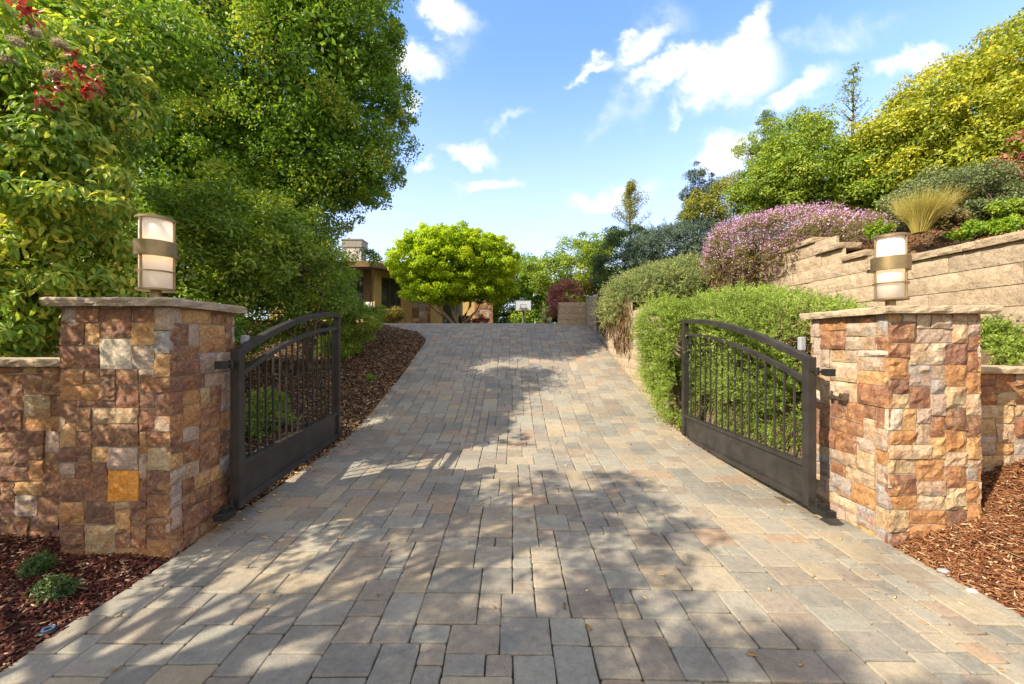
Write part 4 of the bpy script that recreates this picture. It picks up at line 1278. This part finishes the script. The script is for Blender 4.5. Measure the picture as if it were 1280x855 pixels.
# trailing plant over the right garden wall
tr = [E(1262, 428, 4.0, 42, 32, .3), E(1238, 432, 4.0, 24, 26, .25), E(1300, 435, 4.0, 40, 36, .35), E(1272, 452, 3.72, 20, 18, .15), E(1340, 430, 4.2, 60, 40, .5)]
mound('trailing_plant', 'bright green trailing plant lying over the low wall behind the sunlit pillar', (5.2, 4.15, 1.25), tr, 6500, M['rosemary'], 57, ls=.13, per=18, nl=.034, nw=.009, shell=.6)

# ------------------------------------------------------------------ upper bank at the right
plant('gold_shrub', 'huge golden green shrub crowning the bank at the upper right', 'shrub', (9.6, 7.6, 4.1),
      [E(1235, 140, 7.4, 90, 85, 1.6), E(1175, 165, 7.4, 75, 65, 1.3), E(1290, 110, 7.4, 80, 95, 1.6), E(1130, 190, 7.6, 50, 50, 1.1), E(1100, 195, 7.8, 40, 45, 1.0), E(1250, 210, 7.0, 90, 50, 1.1), E(1370, 150, 7.4, 90, 110, 1.6), E(1190, 205, 6.9, 60, 30, .7)],
      105000, .062, .034, 620, .27, M['gold'], 61, trunk=((9.4, 7.6, 5.2), .10, .05, .02, 26, .05), shell=.6, tone=.5, inner=16000, outw=1.0)
plant('green_shrub', 'mid green shrub on the bank beside the golden one', 'shrub', (6.4, 8.6, 3.7),
      [E(1010, 225, 8.6, 72, 55, 1.1), E(1060, 230, 8.2, 60, 42, 1.0), E(965, 235, 8.8, 46, 42, .9), E(1000, 175, 8.8, 34, 30, .7), E(1110, 245, 7.6, 50, 28, .7)],
      50000, .055, .028, 330, .24, M['green'], 62, trunk=((6.4, 8.6, 4.6), .07, .04, .015, 24, .05), shell=.55, inner=8000, outw=1.0)
plant('olive_shrub', 'olive yellow shrub on the bank above the juniper', 'shrub', (6.0, 10.4, 3.6),
      [E(905, 258, 10.4, 52, 22, .9), E(925, 240, 10.4, 34, 22, .8), E(880, 266, 10.5, 30, 14, .6)], 17000, .06, .026, 150, .2, M['olive'], 63, shell=.5)
plant('grey_shrub', 'grey green shrub behind the feather grass', 'shrub', (6.9, 5.6, 3.25),
      [E(1215, 236, 5.9, 44, 26, .5), E(1252, 250, 5.6, 32, 20, .45), E(1168, 240, 6.4, 32, 22, .45), E(1130, 262, 6.2, 30, 18, .4)], 24000, .04, .018, 210, .15, M['greygreen'], 64, shell=.5)
plant('burgundy_shrub', 'small red leaved shrub at the right end of the bank', 'shrub', (7.6, 5.6, 3.4),
      [E(1285, 205, 5.7, 22, 36, .4), E(1300, 235, 5.6, 26, 30, .4)], 5000, .05, .024, 60, .14, M['burg'], 65, shell=.3)
plant('feathery_tree', 'loose feathery green tree rising behind the mid green shrub', 'tree', (6.2, 9.8, 3.7),
      [E(960, 160, 9.8, 17, 16, .4), E(945, 186, 9.8, 24, 15, .5), E(972, 195, 9.8, 28, 24, .5), E(928, 186, 9.8, 9, 8, .2), E(958, 148, 9.8, 9, 9, .2)], 11000, .05, .02, 120, .13, M['green'], 66, trunk=((6.3, 9.8, 6.2), .05, .012, .012, 50, .3), shell=.15)
plant('feathery_tree', 'small blue green tree at the far end of the bank', 'tree', (5.3, 11.2, 3.6),
      [E(874, 224, 11.2, 16, 14, .4), E(862, 244, 11.2, 14, 12, .35), E(884, 244, 11.2, 20, 14, .4), E(870, 212, 11.2, 8, 7, .2), E(890, 232, 11.2, 10, 8, .2)], 8500, .055, .022, 90, .13, M['juniper'], 67, trunk=((5.3, 11.2, 5.9), .05, .012, .012, 40, .2), shell=.15)
sapling(1063, 215, 88, 9.0, .62, M['green'], 'tall spindly conifer poking above the golden shrub', 'young_conifer', 68, 1100, lv=.06, lean=4)

# feather grass
def tuft(name, label, base, n, H, spread, mat, seed, w=.006, lean=(0, 0)):
    t = thing(name, label, 'grass', tuple(base))
    rg = np.random.default_rng(seed)
    an = rg.random(n) * 6.283; s = rg.random(n) ** .7
    d = np.stack([np.cos(an) * s * spread + lean[0], np.sin(an) * s * spread + lean[1], np.ones(n)], -1); d = unit(d)
    h = H * rg.uniform(.6, 1.1, n)
    b0 = np.stack([np.cos(an) * s * .07, np.sin(an) * s * .07, np.zeros(n)], -1)
    K = 5
    side = unit(np.cross(d, rg.normal(size=(n, 3))))
    vs = []
    for k in range(K):
        f = k / (K - 1)
        c = b0 + d * (h * f)[:, None] + np.stack([d[:, 0], d[:, 1], -np.ones(n) * .55], -1) * (h * f ** 2.4 * (.25 + .45 * rg.random(n)))[:, None]
        ww = w * (1 - f * .85)
        vs += [c - side * ww / 2, c + side * ww / 2]
    v = np.stack(vs, 1).reshape(-1, 3)
    b = (np.arange(n) * 2 * K)[:, None]
    f = np.concatenate([b + [2 * k, 2 * k + 1, 2 * k + 3, 2 * k + 2] for k in range(K - 1)], 1).reshape(-1, 4)
    np_mesh('blades', v, f, mat, t, {'rnd': np.repeat(np.clip(rg.random(n) * .7 + s * .3, 0, 1), K - 1)})
    return t


tuft('feather_grass', 'yellow feather grass clump on top of the upper wall', P(1150, 291, 5.15), 3000, .68, .40, M['straw'], 71, .0045, (.10, 0))
# low plants on the wall top
def lowplant(px, py, Y, rx, ry, mat, label, seed, n=3000, L=.04, name='ground_plant'):
    p = P(px, py + ry * .6, Y)
    return plant(name, label, 'plant', tuple(p), [E(px, py, Y, rx, ry, rx * Y / F * .6)], n, L, L * .45, max(20, n // 60), .07, mat, seed, shell=.3, stems=8)


lowplant(1188, 272, 5.4, 22, 12, M['heath'], 'dusky pink flowered plant beside the feather grass', 72)
lowplant(1222, 288, 5.0, 30, 8, M['lime'], 'bright green low plant on the wall top right of the feather grass', 73)
lowplant(1265, 284, 4.7, 20, 9, M['lime'], 'bright green low plant nearest the right end of the wall top', 74)
lowplant(1232, 262, 5.4, 26, 12, M['greygreen'], 'low grey plant under the grey green shrub', 75)
lowplant(1098, 288, 5.75, 12, 8, M['lime'], 'bright green low plant left of the feather grass', 76)
lowplant(1262, 262, 5.1, 24, 9, M['green'], 'mid green low plant on the bank at the right end', 77)

# plants in the left foreground bed
for (px, py, Y, r, lab, s) in ((48, 722, 2.55, 13, 'small green plant in the dark mulch nearer the shaded pillar', 81), (72, 752, 2.36, 20, 'wider low green plant in the dark mulch nearer the camera', 82)):
    b = P(px, py, Y); b[2] = left_bed_z(b[0], b[1])
    plant('ground_plant', lab, 'plant', tuple(b), [(b + [0, 0, .055], np.array([r * Y / F, r * Y / F * .8, .06]))], 1200, .030, .007, 60, .035, M['dark'], s, shell=.2, stems=10)
b = P(60, 789, 2.09); b[2] = left_bed_z(b[0], b[1]) + .02
t = thing('valve_cover', 'small round dark blue valve cover lying in the dark mulch', 'valve cover', tuple(b))
MB().lathe([(.0005, -.03), (.036, -.03), (.038, .004), (.033, .010), (.0005, .011)], 28).build('housing', M['black'], t)
g = NT('blue_plastic'); g.fin((.05, .09, .18), .35, .5)
MB().lathe([(.016, .0115), (.026, .0115), (.026, .015), (.016, .015)], 28).build('ring', g.m, t)


# ------------------------------------------------------------------ chips and litter (nobody could count them)
def chips(name, label, cat, xs, ys, zf, n, L, W, mat, seed, mask=None, lift=.012, tilt=.35, dens=None):
    rg = np.random.default_rng(seed)
    x = rg.uniform(*xs, n); y = rg.uniform(*ys, n)
    if mask is not None:
        k = mask(x, y); x, y = x[k], y[k]; n = len(x)
    z = zf(x, y) + rg.random(n) * lift + .004
    c = np.stack([x, y, z], -1)
    ln = unit(np.concatenate([rg.normal(size=(n, 2)), rg.normal(size=(n, 1)) * tilt], 1))
    nr = unit(np.concatenate([rg.normal(size=(n, 2)) * tilt, np.ones((n, 1))], 1))
    side = unit(np.cross(ln, nr))
    l = (L * rg.uniform(.4, 1.5, n))[:, None]; w = (W * rg.uniform(.5, 1.5, n))[:, None]
    th = nr * (w * .22)
    a, b = c - ln * l / 2, c + ln * l / 2
    v = np.stack([a - side * w * .35, b - side * w * .5, b + side * w * .3, a + side * w * .5, a - side * w * .3 + th, b - side * w * .4 + th, b + side * w * .25 + th, a + side * w * .4 + th], 1).reshape(-1, 3)
    q = (np.arange(n) * 8)[:, None]
    f = np.concatenate([q + s for s in ([4, 5, 6, 7], [0, 1, 5, 4], [1, 2, 6, 5], [2, 3, 7, 6], [3, 0, 4, 7])], 1).reshape(-1, 4)
    o = np_mesh(name, v, f, mat, None, {'rnd': np.repeat(rg.random(n), 5)})
    tag(o, label, cat, kind='stuff'); return o


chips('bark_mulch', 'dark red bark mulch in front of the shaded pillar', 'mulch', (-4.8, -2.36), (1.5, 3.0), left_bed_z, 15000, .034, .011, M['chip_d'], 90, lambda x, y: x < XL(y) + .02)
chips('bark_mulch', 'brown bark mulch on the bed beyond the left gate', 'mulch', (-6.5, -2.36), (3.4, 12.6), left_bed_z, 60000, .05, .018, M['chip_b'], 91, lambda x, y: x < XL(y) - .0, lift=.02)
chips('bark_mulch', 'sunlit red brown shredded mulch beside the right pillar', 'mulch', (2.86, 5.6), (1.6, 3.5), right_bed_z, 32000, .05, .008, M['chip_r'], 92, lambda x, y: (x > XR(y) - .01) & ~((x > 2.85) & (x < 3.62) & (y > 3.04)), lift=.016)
chips('bark_mulch', 'red mulch on top of the upper wall', 'mulch', (4.95, 7.2), (3.6, 6.4), hill_z, 9000, .05, .014, M['chip_r'], 93)


def edge_litter(x, y): return ZT(x, y)


chips('fallen_leaves', 'dry fallen leaves gathered under the left gate', 'leaves', (-2.42, -2.15), (3.1, 8.0), edge_litter, 420, .032, .018, M['litter'], 94, lambda x, y: np.random.default_rng(1).random(len(x)) < np.exp(-(x + 2.40) * 9), lift=.012)
chips('fallen_leaves', 'dry fallen leaves gathered under the right gate', 'leaves', (2.3, 2.86), (3.4, 6.8), edge_litter, 900, .03, .015, M['litter'], 95, lambda x, y: x > XR(y) - .22 * np.random.default_rng(2).random(len(x)) ** 2, lift=.012)
chips('fallen_leaves', 'a few dry leaves scattered over the pavers', 'leaves', (-2.3, 2.8), (1.6, 9), edge_litter, 150, .03, .014, M['litter'], 96, lift=.004, tilt=.1)
# pale pebble pieces at the edge of the right bed
for k, (px, py, Y, s, lab) in enumerate(((1180, 714, 2.72, .028, 'pale grey pebble in the red mulch nearer the sunlit pillar'), (1215, 738, 2.52, .024, 'cream pebble at the edge of the red mulch'))):
    b = P(px, py, Y); z = float(right_bed_z(b[0], b[1]))
    bm = bmesh.new(); bmesh.ops.create_icosphere(bm, subdivisions=3, radius=s)
    for v in bm.verts:
        q = mnoise.fractal(v.co * 30 + Vector((k * 5, 0, 0)), 1, 2, 3); v.co *= 1 + q * .22; v.co.z *= .5; v.co.x *= 1.4
    me = bpy.data.meshes.new('pebble'); bm.to_mesh(me); bm.free()
    o = link_mesh('pebble', me, M['grey_box'] if k == 0 else M['chimney'], None, True); o.location = (b[0], b[1], z + .012)
    tag(o, lab, 'pebble')

# ------------------------------------------------------------------ sky, sun, camera
SUNV = Vector((-1.0, -.60, .98)).normalized()
el = math.asin(SUNV.z); az = math.atan2(SUNV.x, SUNV.y)
w = bpy.data.worlds.new('World'); sc.world = w; w.use_nodes = True
nt_ = w.node_tree; N_ = nt_.nodes; Lk = nt_.links
bg = N_['Background']; bg.inputs[1].default_value = .15
sky = N_.new('ShaderNodeTexSky'); sky.sky_type = 'NISHITA'; sky.sun_disc = False
sky.sun_elevation = el; sky.sun_rotation = az; sky.air_density = 1.0; sky.dust_density = .6; sky.ozone_density = 2.0


class WT(NT):
    def __init__(s): s.t = nt_; s.n = N_; s.l = Lk


T = WT()
tc = T.node('ShaderNodeTexCoord').outputs['Generated']
sp = T.node('ShaderNodeSeparateXYZ'); T.link(tc, sp.inputs[0])
yy_ = T.math('MAXIMUM', sp.outputs[1], .02)
u_ = T.math('DIVIDE', sp.outputs[0], yy_); v_ = T.math('DIVIDE', sp.outputs[2], yy_)
cb = T.node('ShaderNodeCombineXYZ'); T.link(u_, cb.inputs[0]); T.link(v_, cb.inputs[1])
wn = T.node('ShaderNodeTexNoise'); wn.inputs['Scale'].default_value = 7; wn.inputs['Detail'].default_value = 6; wn.inputs['Roughness'].default_value = .6
T.link(cb.outputs[0], wn.inputs['Vector'])
wv = T.node('ShaderNodeVectorMath', operation='SUBTRACT'); T.link(wn.outputs['Color'], wv.inputs[0]); wv.inputs[1].default_value = (.5, .5, .5)
ws = T.node('ShaderNodeVectorMath', operation='SCALE'); T.link(wv.outputs[0], ws.inputs[0]); ws.inputs['Scale'].default_value = .20
wa = T.node('ShaderNodeVectorMath', operation='ADD'); T.link(cb.outputs[0], wa.inputs[0]); T.link(ws.outputs[0], wa.inputs[1])
# clouds: (px, py, half length, half width, angle up to the right in degrees, weight)
CL = [(912, 94, 62, 40, 28, 1.0), (945, 45, 36, 18, 55, 1.0), (850, 78, 62, 18, 18, .95), (1000, 112, 62, 17, 30, .8), (930, 70, 40, 30, 20, 1.0), (800, 55, 44, 20, 35, .85), (740, 82, 32, 11, 30, .8),
      (918, 192, 50, 24, 18, .95), (1140, 72, 60, 16, 14, .75), (508, 74, 44, 22, 5, .95), (556, 14, 44, 22, -35, .9), (586, 185, 28, 12, -5, .8), (617, 226, 42, 11, 4, .8), (635, 158, 28, 12, 25, .42), (532, 198, 16, 8, 0, .6), (518, 122, 12, 10, 0, .7),
      (830, 20, 30, 40, 60, .32), (800, 110, 90, 20, 45, .34), (840, 135, 18, 10, 40, .45), (760, 243, 60, 14, 4, .5), (1040, 45, 110, 22, 12, .3), (570, 55, 30, 30, 50, .35)]
mask = None
for (px, py, a, b, ang, wt) in CL:
    mp = T.node('ShaderNodeMapping', vector_type='TEXTURE')
    mp.inputs['Location'].default_value = ((px - CX) / F, (CY - py) / F, 0)
    mp.inputs['Rotation'].default_value = (0, 0, math.radians(ang))
    mp.inputs['Scale'].default_value = (a / F, b / F, 1)
    T.link(wa.outputs[0], mp.inputs[0])
    ln_ = T.node('ShaderNodeVectorMath', operation='LENGTH'); T.link(mp.outputs[0], ln_.inputs[0])
    mr = T.node('ShaderNodeMapRange', interpolation_type='SMOOTHSTEP')
    mr.inputs['From Min'].default_value = 1.6; mr.inputs['From Max'].default_value = .15
    mr.inputs['To Min'].default_value = 0; mr.inputs['To Max'].default_value = wt
    T.link(ln_.outputs['Value'], mr.inputs['Value'])
    mask = mr.outputs[0] if mask is None else T.math('MAXIMUM', mask, mr.outputs[0])
fn = T.node('ShaderNodeTexNoise'); fn.inputs['Scale'].default_value = 14; fn.inputs['Detail'].default_value = 8; fn.inputs['Roughness'].default_value = .62
T.link(cb.outputs[0], fn.inputs['Vector'])
dens = T.math('MULTIPLY', mask, T.math('ADD', T.math('MULTIPLY', fn.outputs[0], 2.6), -.30))
mr = T.node('ShaderNodeMapRange', interpolation_type='SMOOTHSTEP'); mr.inputs['From Min'].default_value = .04; mr.inputs['From Max'].default_value = 1.05
T.link(dens, mr.inputs['Value'])
front = T.math('GREATER_THAN', sp.outputs[1], .05)
cf = T.math('MULTIPLY', mr.outputs[0], front)
# unseen warm cloud behind the camera, added to whiten the blue fill light
gn = T.node('ShaderNodeTexNoise'); gn.inputs['Scale'].default_value = 2.6; gn.inputs['Detail'].default_value = 6; gn.inputs['Roughness'].default_value = .6
T.link(tc, gn.inputs['Vector'])
gm = T.node('ShaderNodeMapRange', interpolation_type='SMOOTHSTEP'); gm.inputs['From Min'].default_value = .30; gm.inputs['From Max'].default_value = .55
T.link(gn.outputs[0], gm.inputs['Value'])
gb = T.node('ShaderNodeMapRange', interpolation_type='SMOOTHSTEP'); gb.inputs['From Min'].default_value = .35; gb.inputs['From Max'].default_value = -.15
T.link(sp.outputs[1], gb.inputs['Value'])
rear = T.math('MULTIPLY', gm.outputs[0], gb.outputs[0])
# thin white veil toward the horizon
ve = T.node('ShaderNodeMapRange', interpolation_type='SMOOTHSTEP'); ve.inputs['From Min'].default_value = .62; ve.inputs['From Max'].default_value = .02
ve.inputs['To Max'].default_value = .8
T.link(sp.outputs[2], ve.inputs['Value'])
skyc = T.mix(1.0, sky.outputs[0], (.80, .93, 1.18), 'MULTIPLY')
veil = T.mix(ve.outputs[0], skyc, (2.75, 2.8, 3.0))
cl = T.mix(rear, T.mix(cf, veil, (3.5, 3.42, 3.3)), (3.9, 3.55, 3.1))
Lk.new(cl, bg.inputs[0])

sun = bpy.data.lights.new('sun', 'SUN'); sun.energy = 3.8; sun.angle = math.radians(.53); sun.color = (1.0, .87, .67)
so = bpy.data.objects.new('sun', sun); COL.objects.link(so); so.location = (-20, -10, 25)
so.rotation_euler = SUNV.to_track_quat('Z', 'Y').to_euler()

cam = bpy.data.cameras.new('camera'); cam.lens = 36.0 * F / 1280; cam.sensor_width = 36; cam.sensor_fit = 'HORIZONTAL'
cam.clip_start = .05; cam.clip_end = 3000
co = bpy.data.objects.new('camera', cam); COL.objects.link(co); co.location = (0, 0, EYE); co.rotation_euler = (math.radians(90), 0, 0)
sc.camera = co
sc.view_settings.view_transform = 'Standard'; sc.view_settings.look = 'None'; sc.view_settings.gamma = 1; sc.view_settings.use_curve_mapping = False
sc.view_settings.exposure = 1.45
sc.cycles.use_denoising = True
sc.cycles.max_bounces = 8; sc.cycles.diffuse_bounces = 4; sc.cycles.transmission_bounces = 4
sc.cycles.sample_clamp_indirect = 6
